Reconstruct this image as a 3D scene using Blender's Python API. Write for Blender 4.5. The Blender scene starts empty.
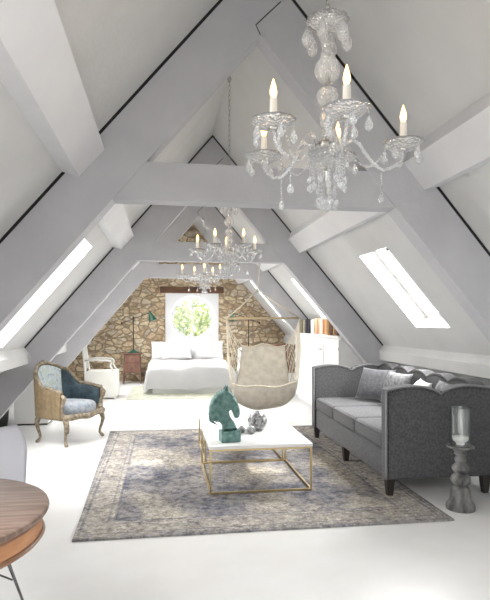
import bpy, bmesh, math, random
from mathutils import Vector, Matrix
PI = math.pi
sc = bpy.context.scene
COL = sc.collection
R = math.radians
random.seed(7)

# ------------------------------------------------------------------ camera
cam_d = bpy.data.cameras.new('camera'); cam = bpy.data.objects.new('camera', cam_d); COL.objects.link(cam)
cam.location = (0, 0, 1.40)
cam.rotation_euler = (R(90), 0, -math.atan(82/545))
cam_d.sensor_fit = 'VERTICAL'; cam_d.sensor_height = 24; cam_d.lens = 545/600*24
cam_d.shift_y = 22/600; cam_d.clip_start = .05; cam_d.clip_end = 200
sc.camera = cam

# ------------------------------------------------------------------ world, sun, daylight at the windows, added fill lamps, exposure
w = bpy.data.worlds.new('sky'); sc.world = w; w.use_nodes = True
wn = w.node_tree; wn.nodes.clear()
wo = wn.nodes.new('ShaderNodeOutputWorld'); bg = wn.nodes.new('ShaderNodeBackground')
bg.inputs[0].default_value = (.95, .975, 1, 1); bg.inputs[1].default_value = 2.2
wn.links.new(bg.outputs[0], wo.inputs[0])

def area(name, loc, direction, sx, sy, power, col=(1, 1, 1), spread=180):
    d = bpy.data.lights.new(name, 'AREA'); d.shape = 'RECTANGLE'; d.size = sx; d.size_y = sy
    d.energy = power; d.color = col; d.spread = R(spread)
    o = bpy.data.objects.new(name, d); COL.objects.link(o); o.location = loc
    o.rotation_euler = Vector(direction).to_track_quat('-Z', 'Y').to_euler(); return o

sun_d = bpy.data.lights.new('sun', 'SUN'); sun_d.energy = 9; sun_d.angle = R(1.2); sun_d.color = (1, .95, .86)
sun = bpy.data.objects.new('sun', sun_d); COL.objects.link(sun); sun.location = (8, 6, 9)
sun.rotation_euler = Vector((-1, -.05, -.84)).to_track_quat('-Z', 'Y').to_euler()

XR, HR, K = .645, 3.86, 1.176          # ridge x, ridge height, slope of the roof
YB, YF = -2.6, 13.2                    # rear gable, far stone gable
ANG = math.atan(K); NS = math.sin(ANG); NC = math.cos(ANG)
def slope_pt(side, d, off=0):          # point on the ceiling plane at horizontal distance d from the ridge, moved outwards by off
    return Vector((XR + side*(d + off*NS), 0, HR - K*d + off*NC))
# skylights: side, d0, d1, y0, y1
SKY = [(1, 1.48, 2.14, 4.98, 5.72), (-1, 1.40, 2.32, 5.15, 6.08), (1, 1.48, 2.17, 8.15, 8.95),
       (1, 1.35, 2.2, -.2, .75), (-1, 1.35, 2.2, .7, 1.7), (-1, 1.35, 2.2, -1.6, -.4), (-1, 1.48, 2.2, 8.2, 9.0), (-1, 1.3, 2.1, 11.0, 12.0), (1, 1.3, 2.1, 11.2, 12.2)]  # skylights on this line are unseen, added to brighten the room
SKP = [150, 125, 110, 80, 110, 90, 130, 130, 95]
for (sd, d0, d1, y0, y1), pw in zip(SKY, SKP):
    p = slope_pt(sd, (d0+d1)/2, .36); p.y = (y0+y1)/2
    area('skylight_daylight_and_fill', p, (-sd*NS, 0, -NC), (y1-y0), (d1-d0)/NC, pw, (1, .992, .98), 150)  # daylight at the seen skylights, fill at the added ones
area('rear_fill', (.645, YB-.25, 1.3), (0, 1, 0), 2.6, 1.9, 27, (1, .985, .96))  # added fill lamp behind the camera, outside an unseen rear opening
area('round_window_daylight', (.71, YF+.75, 1.5), (0, -1, 0), 1.2, 1.2, 45, (1, 1, .97))

vs = sc.view_settings
vs.view_transform = 'Standard'; vs.look = 'None'; vs.gamma = 1; vs.use_curve_mapping = False; vs.exposure = -.62

# ------------------------------------------------------------------ materials
def mat(name, col, rough=.6, metal=0, var=None, scale=6, bump=0, bscale=40, spec=.5, stretch=(1, 1, 1), detail=4, trans=0, ior=1.45, sheen=0):
    m = bpy.data.materials.new(name); m.use_nodes = True; n = m.node_tree; b = n.nodes['Principled BSDF']
    b.inputs['Base Color'].default_value = (*col, 1); b.inputs['Roughness'].default_value = rough; b.inputs['Metallic'].default_value = metal
    b.inputs['Specular IOR Level'].default_value = spec; b.inputs['Transmission Weight'].default_value = trans; b.inputs['IOR'].default_value = ior
    b.inputs['Sheen Weight'].default_value = sheen
    tc = n.nodes.new('ShaderNodeTexCoord'); mp = n.nodes.new('ShaderNodeMapping'); mp.inputs['Scale'].default_value = stretch
    n.links.new(tc.outputs['Object'], mp.inputs[0])
    if var is not None:
        t = n.nodes.new('ShaderNodeTexNoise'); t.inputs['Scale'].default_value = scale; t.inputs['Detail'].default_value = detail
        n.links.new(mp.outputs[0], t.inputs['Vector'])
        r = n.nodes.new('ShaderNodeValToRGB'); r.color_ramp.elements[0].position = .33; r.color_ramp.elements[1].position = .67
        r.color_ramp.elements[0].color = (*col, 1); r.color_ramp.elements[1].color = (*var, 1)
        n.links.new(t.outputs[0], r.inputs[0]); n.links.new(r.outputs[0], b.inputs['Base Color'])
    if bump:
        t2 = n.nodes.new('ShaderNodeTexNoise'); t2.inputs['Scale'].default_value = bscale; t2.inputs['Detail'].default_value = 5
        n.links.new(mp.outputs[0], t2.inputs['Vector'])
        bu = n.nodes.new('ShaderNodeBump'); bu.inputs['Strength'].default_value = bump; bu.inputs['Distance'].default_value = .02
        n.links.new(t2.outputs[0], bu.inputs['Height']); n.links.new(bu.outputs[0], b.inputs['Normal'])
    return m

def emit(name, col, s):
    m = bpy.data.materials.new(name); m.use_nodes = True; b = m.node_tree.nodes['Principled BSDF']
    b.inputs['Base Color'].default_value = (*col, 1); b.inputs['Emission Color'].default_value = (*col, 1); b.inputs['Emission Strength'].default_value = s
    return m

M = {}
M['ceiling'] = mat('ceiling_plaster', (.56, .56, .555), .9, var=(.60, .60, .595), scale=2.5, bump=.12, bscale=30)
M['beam'] = mat('painted_beam', (.46, .46, .485), .75, var=(.51, .51, .53), scale=3, bump=.15, bscale=18)
M['purlin'] = mat('painted_purlin', (.66, .66, .68), .75, var=(.70, .70, .71), scale=3, bump=.12, bscale=18)
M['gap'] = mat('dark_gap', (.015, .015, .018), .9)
M['white'] = mat('white_paint', (.80, .80, .79), .5, var=(.83, .83, .82), scale=5)
M['reveal'] = mat('reveal_white', (.84, .85, .87), .7)
M['floor'] = mat('white_floorboards', (.78, .775, .76), .32, var=(.82, .82, .81), scale=3, bump=.03, bscale=8)
M['brass'] = mat('brass', (.60, .46, .24), .32, 1, var=(.68, .55, .32), scale=20)
M['tabletop'] = mat('white_lacquer', (.88, .88, .87), .25, var=(.9, .9, .89), scale=4)
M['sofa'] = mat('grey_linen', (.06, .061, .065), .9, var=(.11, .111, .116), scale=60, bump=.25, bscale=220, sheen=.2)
M['sofa_piping'] = mat('dark_piping', (.08, .08, .085), .8, var=(.1, .1, .1), scale=20)
M['sofa_welt'] = mat('grey_welt', (.22, .222, .23), .85, var=(.28, .282, .29), scale=30)
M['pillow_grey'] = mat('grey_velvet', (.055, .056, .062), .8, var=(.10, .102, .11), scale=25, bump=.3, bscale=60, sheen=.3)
M['pillow_light'] = mat('light_weave', (.11, .11, .12), .9, var=(.26, .26, .26), scale=30, bump=.3, bscale=80)
M['pillow_white'] = mat('white_cotton_pillow', (.66, .66, .66), .9, var=(.74, .74, .73), scale=10, bump=.2, bscale=30)
M['dark_wood'] = mat('dark_wood', (.02, .017, .015), .4, var=(.035, .03, .026), scale=8, stretch=(1, 1, .2))
M['nail'] = mat('nailhead_metal', (.03, .028, .026), .5, .3, var=(.06, .055, .05), scale=30)
M['linen'] = mat('white_bedding', (.83, .83, .84), .85, var=(.87, .87, .87), scale=4, bump=.35, bscale=6)
M['tan'] = mat('tan_upholstery', (.20, .145, .08), .85, var=(.29, .22, .13), scale=18, bump=.25, bscale=120)
M['teal'] = mat('teal_velvet', (.006, .02, .032), .6, var=(.04, .075, .095), scale=16, bump=.3, bscale=30, sheen=.4, detail=6)
M['gilt'] = mat('antique_frame', (.12, .09, .055), .5, var=(.36, .30, .22), scale=26, bump=.3, bscale=50)
M['patina'] = mat('green_patina', (.06, .155, .145), .45, var=(.19, .33, .30), scale=28, bump=.5, bscale=50, detail=8)
M['silver'] = mat('aged_silver', (.13, .125, .135), .4, .35, var=(.62, .62, .61), scale=30, bump=.3, bscale=60)
M['greywood'] = mat('grey_washed_wood', (.06, .06, .06), .75, var=(.27, .265, .255), scale=14, bump=.5, bscale=40, stretch=(1, 1, .35))
M['wax'] = mat('candle_wax', (.85, .83, .78), .5, var=(.88, .86, .82), scale=10)
M['canvas'] = mat('cream_canvas', (.58, .545, .48), .95, var=(.70, .665, .60), scale=14, bump=.35, bscale=50)
M['rope'] = mat('cotton_rope', (.70, .63, .50), .9, var=(.78, .72, .60), scale=40, bump=.3, bscale=120)
M['bar_wood'] = mat('pale_turned_wood', (.50, .38, .22), .6, var=(.58, .46, .29), scale=10)
M['green_metal'] = mat('green_enamel', (.015, .07, .045), .35, var=(.02, .1, .06), scale=10)
M['black_metal'] = mat('black_metal', (.02, .025, .022), .4, .5, var=(.04, .045, .04), scale=20)
M['oldwood'] = mat('reddish_old_wood', (.13, .06, .045), .7, var=(.24, .13, .09), scale=9, bump=.3, bscale=30, stretch=(1, 1, .4))
M['cream_paint'] = mat('cream_paint', (.76, .75, .70), .6, var=(.80, .79, .75), scale=6)
M['chrome'] = mat('dark_chrome', (.25, .25, .26), .25, 1, var=(.35, .35, .36), scale=10)
M['plastic'] = mat('white_moulded_plastic', (.74, .745, .79), .35, var=(.77, .775, .82), scale=3)
M['lintel'] = mat('old_oak_lintel', (.10, .05, .028), .8, var=(.19, .10, .055), scale=8, bump=.5, bscale=20, stretch=(.3, 1, 1))
M['paper'] = mat('page_paper', (.62, .57, .47), .9, var=(.7, .66, .56), scale=60, stretch=(1, .1, 1))
M['flame'] = emit('bulb_glow', (1, .60, .22), 7)
M['candle_tube'] = mat('candle_sleeve', (.74, .70, .62), .5, var=(.8, .77, .70), scale=20)
M['steel'] = mat('polished_steel', (.5, .49, .46), .25, 1, var=(.6, .6, .58), scale=10)

# crystal glass
def crystal():
    m = bpy.data.materials.new('cut_crystal'); m.use_nodes = True; n = m.node_tree; b = n.nodes['Principled BSDF']
    b.inputs['Base Color'].default_value = (.94, .95, .96, 1); b.inputs['Roughness'].default_value = .06
    b.inputs['Transmission Weight'].default_value = .80; b.inputs['IOR'].default_value = 1.5
    b.inputs['Specular IOR Level'].default_value = .9
    t = n.nodes.new('ShaderNodeTexVoronoi'); t.inputs['Scale'].default_value = 90
    tc = n.nodes.new('ShaderNodeTexCoord'); n.links.new(tc.outputs['Object'], t.inputs['Vector'])
    bu = n.nodes.new('ShaderNodeBump'); bu.inputs['Strength'].default_value = .45; bu.inputs['Distance'].default_value = .01
    n.links.new(t.outputs[0], bu.inputs['Height']); n.links.new(bu.outputs[0], b.inputs['Normal'])
    return m
M['crystal'] = crystal()
def pane(name, tint=(1, 1, 1), gl=.12):
    m = bpy.data.materials.new(name); m.use_nodes = True; n = m.node_tree; n.nodes.clear()
    o = n.nodes.new('ShaderNodeOutputMaterial'); mx = n.nodes.new('ShaderNodeMixShader'); t = n.nodes.new('ShaderNodeBsdfTransparent')
    g = n.nodes.new('ShaderNodeBsdfGlossy'); g.inputs['Roughness'].default_value = .03; t.inputs[0].default_value = (*tint, 1)
    mx.inputs[0].default_value = gl
    n.links.new(t.outputs[0], mx.inputs[1]); n.links.new(g.outputs[0], mx.inputs[2]); n.links.new(mx.outputs[0], o.inputs[0])
    return m
M['pane'] = pane('window_glass', gl=.06)
M['jar_glass'] = pane('clear_vase_glass', (.93, .95, .95), .13)

# stone wall
def stone():
    m = bpy.data.materials.new('rubble_stone'); m.use_nodes = True; n = m.node_tree; b = n.nodes['Principled BSDF']; L = n.links.new
    tc = n.nodes.new('ShaderNodeTexCoord'); mp = n.nodes.new('ShaderNodeMapping'); mp.inputs['Scale'].default_value = (4.8, 4.8, 9.2)
    nz = n.nodes.new('ShaderNodeTexNoise'); nz.inputs['Scale'].default_value = 2.2
    L(tc.outputs['Object'], nz.inputs['Vector'])
    mxv = n.nodes.new('ShaderNodeMixRGB'); mxv.blend_type = 'ADD'; mxv.inputs[0].default_value = .18
    L(tc.outputs['Object'], mxv.inputs[1]); L(nz.outputs[1], mxv.inputs[2]); L(mxv.outputs[0], mp.inputs[0])
    v1 = n.nodes.new('ShaderNodeTexVoronoi'); v1.feature = 'F1'; v1.inputs['Scale'].default_value = 1; v1.inputs['Randomness'].default_value = .75
    v2 = n.nodes.new('ShaderNodeTexVoronoi'); v2.feature = 'DISTANCE_TO_EDGE'; v2.inputs['Scale'].default_value = 1; v2.inputs['Randomness'].default_value = .75
    L(mp.outputs[0], v1.inputs['Vector']); L(mp.outputs[0], v2.inputs['Vector'])
    sep = n.nodes.new('ShaderNodeSeparateColor'); L(v1.outputs['Color'], sep.inputs[0])
    rp = n.nodes.new('ShaderNodeValToRGB'); cr = rp.color_ramp
    cr.elements[0].position = 0; cr.elements[0].color = (.40, .29, .18, 1); cr.elements[1].position = 1; cr.elements[1].color = (.74, .64, .47, 1)
    for p, c in ((.2, (.56, .43, .28, 1)), (.45, (.66, .54, .37, 1)), (.62, (.60, .47, .31, 1)), (.8, (.50, .42, .33, 1))):
        e = cr.elements.new(p); e.color = c
    L(sep.outputs[0], rp.inputs[0])
    n2 = n.nodes.new('ShaderNodeTexNoise'); n2.inputs['Scale'].default_value = 14; n2.inputs['Detail'].default_value = 8; L(tc.outputs['Object'], n2.inputs['Vector'])
    ov = n.nodes.new('ShaderNodeMixRGB'); ov.blend_type = 'OVERLAY'; ov.inputs[0].default_value = .85; L(rp.outputs[0], ov.inputs[1]); L(n2.outputs[0], ov.inputs[2])
    rr = n.nodes.new('ShaderNodeValToRGB'); rr.color_ramp.elements[0].position = .02; rr.color_ramp.elements[1].position = .09; L(v2.outputs[0], rr.inputs[0])
    mx = n.nodes.new('ShaderNodeMixRGB'); mx.inputs[1].default_value = (.33, .255, .17, 1); L(rr.outputs[0], mx.inputs[0]); L(ov.outputs[0], mx.inputs[2])
    L(mx.outputs[0], b.inputs['Base Color']); b.inputs['Roughness'].default_value = .95
    ad = n.nodes.new('ShaderNodeMath'); ad.operation = 'MULTIPLY_ADD'; ad.inputs[1].default_value = .3; L(n2.outputs[0], ad.inputs[0]); L(rr.outputs[0], ad.inputs[2])
    bu = n.nodes.new('ShaderNodeBump'); bu.inputs['Strength'].default_value = .8; bu.inputs['Distance'].default_value = .03; L(ad.outputs[0], bu.inputs['Height']); L(bu.outputs[0], b.inputs['Normal'])
    return m
M['stone'] = stone()

# faded persian rug: local coordinates, centre at 0
def rugmat(hx, hy):
    m = bpy.data.materials.new('faded_rug'); m.use_nodes = True; n = m.node_tree; b = n.nodes['Principled BSDF']; L = n.links.new
    def math_(op, a, c=None):
        q = n.nodes.new('ShaderNodeMath'); q.operation = op
        for i, v in enumerate((a, c)):
            if v is None: continue
            if isinstance(v, (int, float)): q.inputs[i].default_value = v
            else: L(v, q.inputs[i])
        return q.outputs[0]
    tc = n.nodes.new('ShaderNodeTexCoord'); s = n.nodes.new('ShaderNodeSeparateXYZ'); L(tc.outputs['Object'], s.inputs[0])
    ex = math_('SUBTRACT', hx, math_('ABSOLUTE', s.outputs[0])); ey = math_('SUBTRACT', hy, math_('ABSOLUTE', s.outputs[1]))
    e = math_('MINIMUM', ex, ey)
    def noise(sc_, det=6, vec=None, dist=0):
        t = n.nodes.new('ShaderNodeTexNoise'); t.inputs['Scale'].default_value = sc_; t.inputs['Detail'].default_value = det; t.inputs['Distortion'].default_value = dist
        L(vec or tc.outputs['Object'], t.inputs['Vector']); return t.outputs[0]
    def ramp(v, els):
        r = n.nodes.new('ShaderNodeValToRGB'); r.color_ramp.elements[0].position = els[0][0]; r.color_ramp.elements[0].color = (*els[0][1], 1)
        r.color_ramp.elements[1].position = els[-1][0]; r.color_ramp.elements[1].color = (*els[-1][1], 1)
        for p, c in els[1:-1]:
            q = r.color_ramp.elements.new(p); q.color = (*c, 1)
        L(v, r.inputs[0]); return r.outputs[0]
    def mix(f, a, c, bt='MIX'):
        q = n.nodes.new('ShaderNodeMixRGB'); q.blend_type = bt
        for i, v in ((0, f), (1, a), (2, c)):
            if isinstance(v, (int, float)): q.inputs[i].default_value = v
            elif isinstance(v, tuple): q.inputs[i].default_value = (*v, 1)
            else: L(v, q.inputs[i])
        return q.outputs[0]
    big = noise(1.7, 5, dist=.6); fine = noise(26, 8)
    field = ramp(big, [(.36, (.13, .13, .15)), (.47, (.22, .21, .22)), (.56, (.36, .33, .29)), (.68, (.46, .42, .35))])
    # all-over floral figure
    vo = n.nodes.new('ShaderNodeTexVoronoi'); vo.inputs['Scale'].default_value = 7.5; vo.feature = 'SMOOTH_F1'; L(tc.outputs['Object'], vo.inputs['Vector'])
    fig = ramp(vo.outputs[0], [(.28, (1, 1, 1)), (.34, (0, 0, 0)), (.45, (0, 0, 0)), (.5, (1, 1, 1))])
    field = mix(math_('MULTIPLY', n.nodes[-1].outputs[0] if False else fig, .16), field, (.12, .13, .18))
    bord = ramp(noise(5, 6), [(.35, (.30, .275, .255)), (.65, (.44, .40, .345))])
    bord = mix(math_('MULTIPLY', fig, .22), bord, (.13, .135, .17))
    inb = math_('LESS_THAN', e, .30); col = mix(inb, field, bord)
    for at, wd, f in ((.30, .011, .6), (.255, .008, .45), (.085, .010, .6), (.05, .007, .4)):
        ln = math_('LESS_THAN', math_('ABSOLUTE', math_('SUBTRACT', e, at)), wd); col = mix(math_('MULTIPLY', ln, f), col, (.11, .12, .16))
    edge = math_('LESS_THAN', e, .035); col = mix(math_('MULTIPLY', edge, .7), col, (.17, .17, .19))
    col = mix(1, col, ramp(fine, [(.3, (.25, .25, .25)), (.7, (.75, .75, .75))]), 'OVERLAY'); col = mix(.7, col, ramp(noise(70, 6), [(.3, (.2, .2, .2)), (.7, (.8, .8, .8))]), 'OVERLAY')
    wear = ramp(noise(9, 8), [(.45, (0, 0, 0)), (.62, (1, 1, 1))]); col = mix(math_('MULTIPLY', wear, .4), col, (.45, .42, .37))
    L(col, b.inputs['Base Color']); b.inputs['Roughness'].default_value = 1; b.inputs['Specular IOR Level'].default_value = .1
    bu = n.nodes.new('ShaderNodeBump'); bu.inputs['Strength'].default_value = .3; bu.inputs['Distance'].default_value = .005; L(noise(160, 3), bu.inputs['Height']); L(bu.outputs[0], b.inputs['Normal'])
    return m

def roundtable_mat():
    m = bpy.data.materials.new('weathered_planks'); m.use_nodes = True; n = m.node_tree; b = n.nodes['Principled BSDF']; L = n.links.new
    tc = n.nodes.new('ShaderNodeTexCoord'); mp = n.nodes.new('ShaderNodeMapping'); mp.inputs['Scale'].default_value = (1.2, 14, 1.2); mp.inputs['Rotation'].default_value = (0, 0, .25)
    L(tc.outputs['Object'], mp.inputs[0]); t = n.nodes.new('ShaderNodeTexNoise'); t.inputs['Scale'].default_value = 3.5; t.inputs['Detail'].default_value = 9; L(mp.outputs[0], t.inputs['Vector'])
    r = n.nodes.new('ShaderNodeValToRGB'); r.color_ramp.elements[0].position = .33; r.color_ramp.elements[0].color = (.125, .08, .06, 1)
    r.color_ramp.elements[1].position = .7; r.color_ramp.elements[1].color = (.27, .195, .16, 1); L(t.outputs[0], r.inputs[0]); L(r.outputs[0], b.inputs['Base Color'])
    b.inputs['Roughness'].default_value = .38
    return m
M['plank_top'] = roundtable_mat()
M['apron_wood'] = mat('orange_wood', (.27, .115, .05), .45, var=(.46, .23, .11), scale=5, stretch=(1, 1, 5), bump=.1, bscale=30)
M['edge_wood'] = mat('dark_edge_wood', (.16, .08, .045), .4, var=(.26, .14, .08), scale=9)

def floral():
    m = bpy.data.materials.new('pale_floral'); m.use_nodes = True; n = m.node_tree; b = n.nodes['Principled BSDF']; L = n.links.new
    tc = n.nodes.new('ShaderNodeTexCoord'); t = n.nodes.new('ShaderNodeTexNoise'); t.inputs['Scale'].default_value = 13; t.inputs['Detail'].default_value = 7; L(tc.outputs['Object'], t.inputs['Vector'])
    r = n.nodes.new('ShaderNodeValToRGB'); c = r.color_ramp; c.elements[0].position = .3; c.elements[0].color = (.24, .30, .34, 1); c.elements[1].position = .72; c.elements[1].color = (.58, .57, .50, 1)
    for p, q in ((.42, (.40, .45, .48, 1)), (.5, (.52, .56, .56, 1)), (.58, (.38, .45, .42, 1))):
        e = c.elements.new(p); e.color = q
    L(t.outputs[0], r.inputs[0]); L(r.outputs[0], b.inputs['Base Color']); b.inputs['Roughness'].default_value = .8
    return m
M['floral'] = floral()
def seatblue():
    return mat('blue_brocade', (.17, .22, .29), .75, var=(.44, .46, .48), scale=14, bump=.25, bscale=60, sheen=.3, detail=7)
M['seatblue'] = seatblue()

# ------------------------------------------------------------------ mesh helpers
def nb(): return bmesh.new()
def box(bm, c, s, rot=None, bev=0, seg=2):
    r = bmesh.ops.create_cube(bm, size=1); vs_ = r['verts']
    for v in vs_: v.co = Vector((v.co.x*s[0], v.co.y*s[1], v.co.z*s[2]))
    if bev:
        es = list({e for v in vs_ for e in v.link_edges})
        g = bmesh.ops.bevel(bm, geom=es, offset=bev, segments=seg, profile=.5, affect='EDGES')
        vs_ = list({v for v in g['verts']} | {v for v in vs_ if v.is_valid})
    mm = Matrix.Translation(c) @ (rot.to_4x4() if rot else Matrix())
    for v in vs_: v.co = mm @ v.co
    return vs_
def bx(bm, x0, x1, y0, y1, z0, z1, bev=0, seg=2):
    return box(bm, Vector(((x0+x1)/2, (y0+y1)/2, (z0+z1)/2)), (abs(x1-x0), abs(y1-y0), abs(z1-z0)), None, bev, seg)
def frame_dir(t, up=Vector((0, 0, 1))):
    t = t.normalized(); a = up.cross(t)
    if a.length < 1e-3: a = Vector((1, 0, 0)).cross(t)
    a.normalize(); return a, t.cross(a)
def tube(bm, pts, rad, n=8, caps=True, closed=False, flat=1):
    pts = [Vector(p) for p in pts]; N = len(pts); rings = []
    a = None
    for i, p in enumerate(pts):
        if closed: t = pts[(i+1) % N]-pts[i-1]
        else: t = pts[min(i+1, N-1)]-pts[max(i-1, 0)]
        t.normalize()
        if a is None: a, b = frame_dir(t)
        else:
            a = a - t*a.dot(t)
            if a.length < 1e-5: a, _ = frame_dir(t)
            a.normalize(); b = t.cross(a)
        r = rad[i] if isinstance(rad, (list, tuple)) else rad
        rings.append([bm.verts.new(p + a*math.cos(2*PI*k/n)*r + b*math.sin(2*PI*k/n)*r*flat) for k in range(n)])
    M_ = N if closed else N-1
    for i in range(M_):
        A, B = rings[i], rings[(i+1) % N]
        for k in range(n): bm.faces.new((A[k], A[(k+1) % n], B[(k+1) % n], B[k]))
    if caps and not closed:
        bm.faces.new(rings[0][::-1]); bm.faces.new(rings[-1])
def lathe(bm, prof, n=16, c=(0, 0, 0), wave=None):
    c = Vector(c); rings = []
    for (r, z) in prof:
        ring = []
        for k in range(n):
            t = 2*PI*k/n; rr = r
            if wave: rr = r*(1+wave(t, r, z))
            ring.append(bm.verts.new(c+Vector((rr*math.cos(t), rr*math.sin(t), z))))
        rings.append(ring)
    for A, B in zip(rings, rings[1:]):
        for k in range(n): bm.faces.new((A[k], A[(k+1) % n], B[(k+1) % n], B[k]))
    if prof[0][0] > 1e-4: bm.faces.new(rings[0][::-1])
    if prof[-1][0] > 1e-4: bm.faces.new(rings[-1])
def prism(bm, poly, axis, a0, a1):     # poly of (u,v), axis 'y': (x,z) extruded along y; 'x': (y,z); 'z': (x,y)
    def P(u, v, a): return {'y': (u, a, v), 'x': (a, u, v), 'z': (u, v, a)}[axis]
    A = [bm.verts.new(P(u, v, a0)) for u, v in poly]; B = [bm.verts.new(P(u, v, a1)) for u, v in poly]
    n = len(poly)
    for k in range(n): bm.faces.new((A[k], A[(k+1) % n], B[(k+1) % n], B[k]))
    bm.faces.new(A[::-1]); bm.faces.new(B)
def grid_surf(bm, f, nu, nv, close=False, flip=False):
    V = [[bm.verts.new(f(i/nu, j/nv)) for j in range(nv+1)] for i in range(nu+1)]
    for i in range(nu):
        for j in range(nv): bm.faces.new((V[i][j], V[i+1][j], V[i+1][j+1], V[i][j+1]))
    return V
def pillow(bm, w_, h_, t_, mtx, n=12, pinch=.1):
    def prof(u): return max(0, 1-abs(u)**2.6)**.55
    for sgn in (1, -1):
        V = []
        for i in range(n+1):
            row = []
            for j in range(n+1):
                u = -1+2*i/n; v = -1+2*j/n
                k = 1-pinch*(1-u*u*0)*(1-abs(v)**2)*(abs(u)**3); k2 = 1-pinch*(1-abs(u)**2)*(abs(v)**3)
                row.append(bm.verts.new(mtx @ Vector((u*w_/2*k, v*h_/2*k2, sgn*t_/2*prof(u)*prof(v)))))
            V.append(row)
        for i in range(n):
            for j in range(n):
                q = (V[i][j], V[i+1][j], V[i+1][j+1], V[i][j+1]); bm.faces.new(q if sgn > 0 else q[::-1])
    bmesh.ops.remove_doubles(bm, verts=bm.verts, dist=1e-5)
def uvs(bm, r, c, sx=1, sy=1, sz=1, u=12, v=8):
    g = bmesh.ops.create_uvsphere(bm, u_segments=u, v_segments=v, radius=r)
    for q in g['verts']: q.co = Vector((q.co.x*sx, q.co.y*sy, q.co.z*sz))+Vector(c)
    return g['verts']

def obj(name, bm, m, parent=None, smooth=False, loc=None, rot=None, label=None):
    bmesh.ops.recalc_face_normals(bm, faces=bm.faces)
    me = bpy.data.meshes.new(name); bm.to_mesh(me); bm.free(); me.materials.append(M[m] if isinstance(m, str) else m)
    if smooth:
        for p in me.polygons: p.use_smooth = True
        if smooth == 'auto':
            me.set_sharp_from_angle(angle=R(38))
    o = bpy.data.objects.new(name, me); COL.objects.link(o)
    if parent is not None: o.parent = parent
    if loc is not None: o.location = loc
    if rot is not None: o.rotation_euler = rot
    if label: o['label'] = label
    return o
def thing(name, label, cat, loc=(0, 0, 0), rz=0, group=None):
    o = bpy.data.objects.new(name, None); COL.objects.link(o); o.empty_display_size = .1
    o.location = loc; o.rotation_euler = (0, 0, rz); o['label'] = label; o['category'] = cat
    if group: o['group'] = group
    return o
def tag(o, label, cat, group=None, kind=None):
    if label: o['label'] = label
    if cat: o['category'] = cat
    if group: o['group'] = group
    if kind: o['kind'] = kind
    return o
def struct(name, bm, m, smooth=False, loc=None):
    o = obj(name, bm, m, None, smooth, loc); o['kind'] = 'structure'; return o
def kids(o): return [c for c in COL.objects if c.parent == o]
def copy_tree(o, parent=None):
    c = o.copy(); COL.objects.link(c)
    if parent is not None: c.parent = parent
    for ch in kids(o): copy_tree(ch, c)
    return c

# ------------------------------------------------------------------ the shell
bm = nb(); bx(bm, -3.0, 4.3, YB-.3, YF+.1, -.12, 0); struct('floor', bm, 'floor')

DK = 2.97                               # horizontal distance of the knee wall from the ridge
TH = .26
def slope(side):
    bm = nb()
    sk = [s_ for s_ in SKY if s_[0] == side]
    ds = sorted({0., DK+.25} | {q for s_ in sk for q in (s_[1], s_[2])}); ys = sorted({YB-.3, YF+.5} | {q for s_ in sk for q in (s_[3], s_[4])})
    cache = {}
    def V(d, y, off):
        k = (round(d, 4), round(y, 4), off)
        if k not in cache:
            p = slope_pt(side, d, off)
            if d == 0: p = Vector((XR, 0, HR+off/NC))
            cache[k] = bm.verts.new((p.x, y, p.z))
        return cache[k]
    def hole(i, j):
        if i < 0 or j < 0 or i >= len(ds)-1 or j >= len(ys)-1: return True
        dm = (ds[i]+ds[i+1])/2; ym = (ys[j]+ys[j+1])/2
        return any(a < dm < b and c < ym < e for _, a, b, c, e in sk)
    for i in range(len(ds)-1):
        for j in range(len(ys)-1):
            if hole(i, j): continue
            d0, d1, y0, y1 = ds[i], ds[i+1], ys[j], ys[j+1]
            for off in (0, TH): bm.faces.new((V(d0, y0, off), V(d1, y0, off), V(d1, y1, off), V(d0, y1, off)))
            for (ii, jj, a, b) in ((i-1, j, (d0, y0), (d0, y1)), (i+1, j, (d1, y0), (d1, y1)), (i, j-1, (d0, y0), (d1, y0)), (i, j+1, (d0, y1), (d1, y1))):
                if hole(ii, jj): bm.faces.new((V(*a, 0), V(*b, 0), V(*b, TH), V(*a, TH)))
    return bm
for side in (-1, 1):
    struct('ceiling', slope(side), 'ceiling')
# knee walls and the boxed wall plate that runs in front of them
for side, nm in ((-1, 'left'), (1, 'right')):
    bm = nb(); x = XR+side*DK; bx(bm, x, x+side*.15, YB, YF, 0, HR-K*DK+.1); struct('wall_'+nm, bm, 'ceiling')
    for k, (y0, y1) in enumerate(((YB, 3.6), (3.76, 7.15), (7.31, 9.9), (10.06, YF))):
        bm = nb(); pl = [(2.36, 1.084), (2.30, 1.0), (2.31, .88), (2.52, .84), (2.58, .83)]
        prism(bm, [(XR+side*d, z) for d, z in pl], 'y', y0, y1)
        struct('trim_%d' % (k+1 + (0 if side < 0 else 4)), bm, 'ceiling')

# far stone gable with a square opening
wx, wz, wr = .71, 1.50, .54
ox0, ox1, oz0, oz1 = wx-.655, wx+.63, .80, 2.09
def gable(bm, y0, y1, hole=None):
    def top(x): return HR+.12-K*abs(x-XR)
    xs = [XR-DK-.1, ox0, XR, ox1, XR+DK+.1] if hole else [XR-DK-.1, XR, XR+DK+.1]
    for a, b in zip(xs, xs[1:]):
        if hole and ox0-1e-6 <= a and b <= ox1+1e-6:
            prism(bm, [(a, 0), (b, 0), (b, oz0), (a, oz0)], 'y', y0, y1)
            prism(bm, [(a, oz1), (b, oz1), (b, top(b)), (a, top(a))], 'y', y0, y1)
        else: prism(bm, [(a, 0), (b, 0), (b, top(b)), (a, top(a))], 'y', y0, y1)
bm = nb(); gable(bm, YF, YF+.42, True); struct('wall_far', bm, 'stone')
bm = nb()
y0, y1 = YB-.22, YB
gx0, gx1, gz0, gz1 = XR-1.3, XR+1.3, .35, 2.25
def top(x): return HR+.12-K*abs(x-XR)
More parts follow.
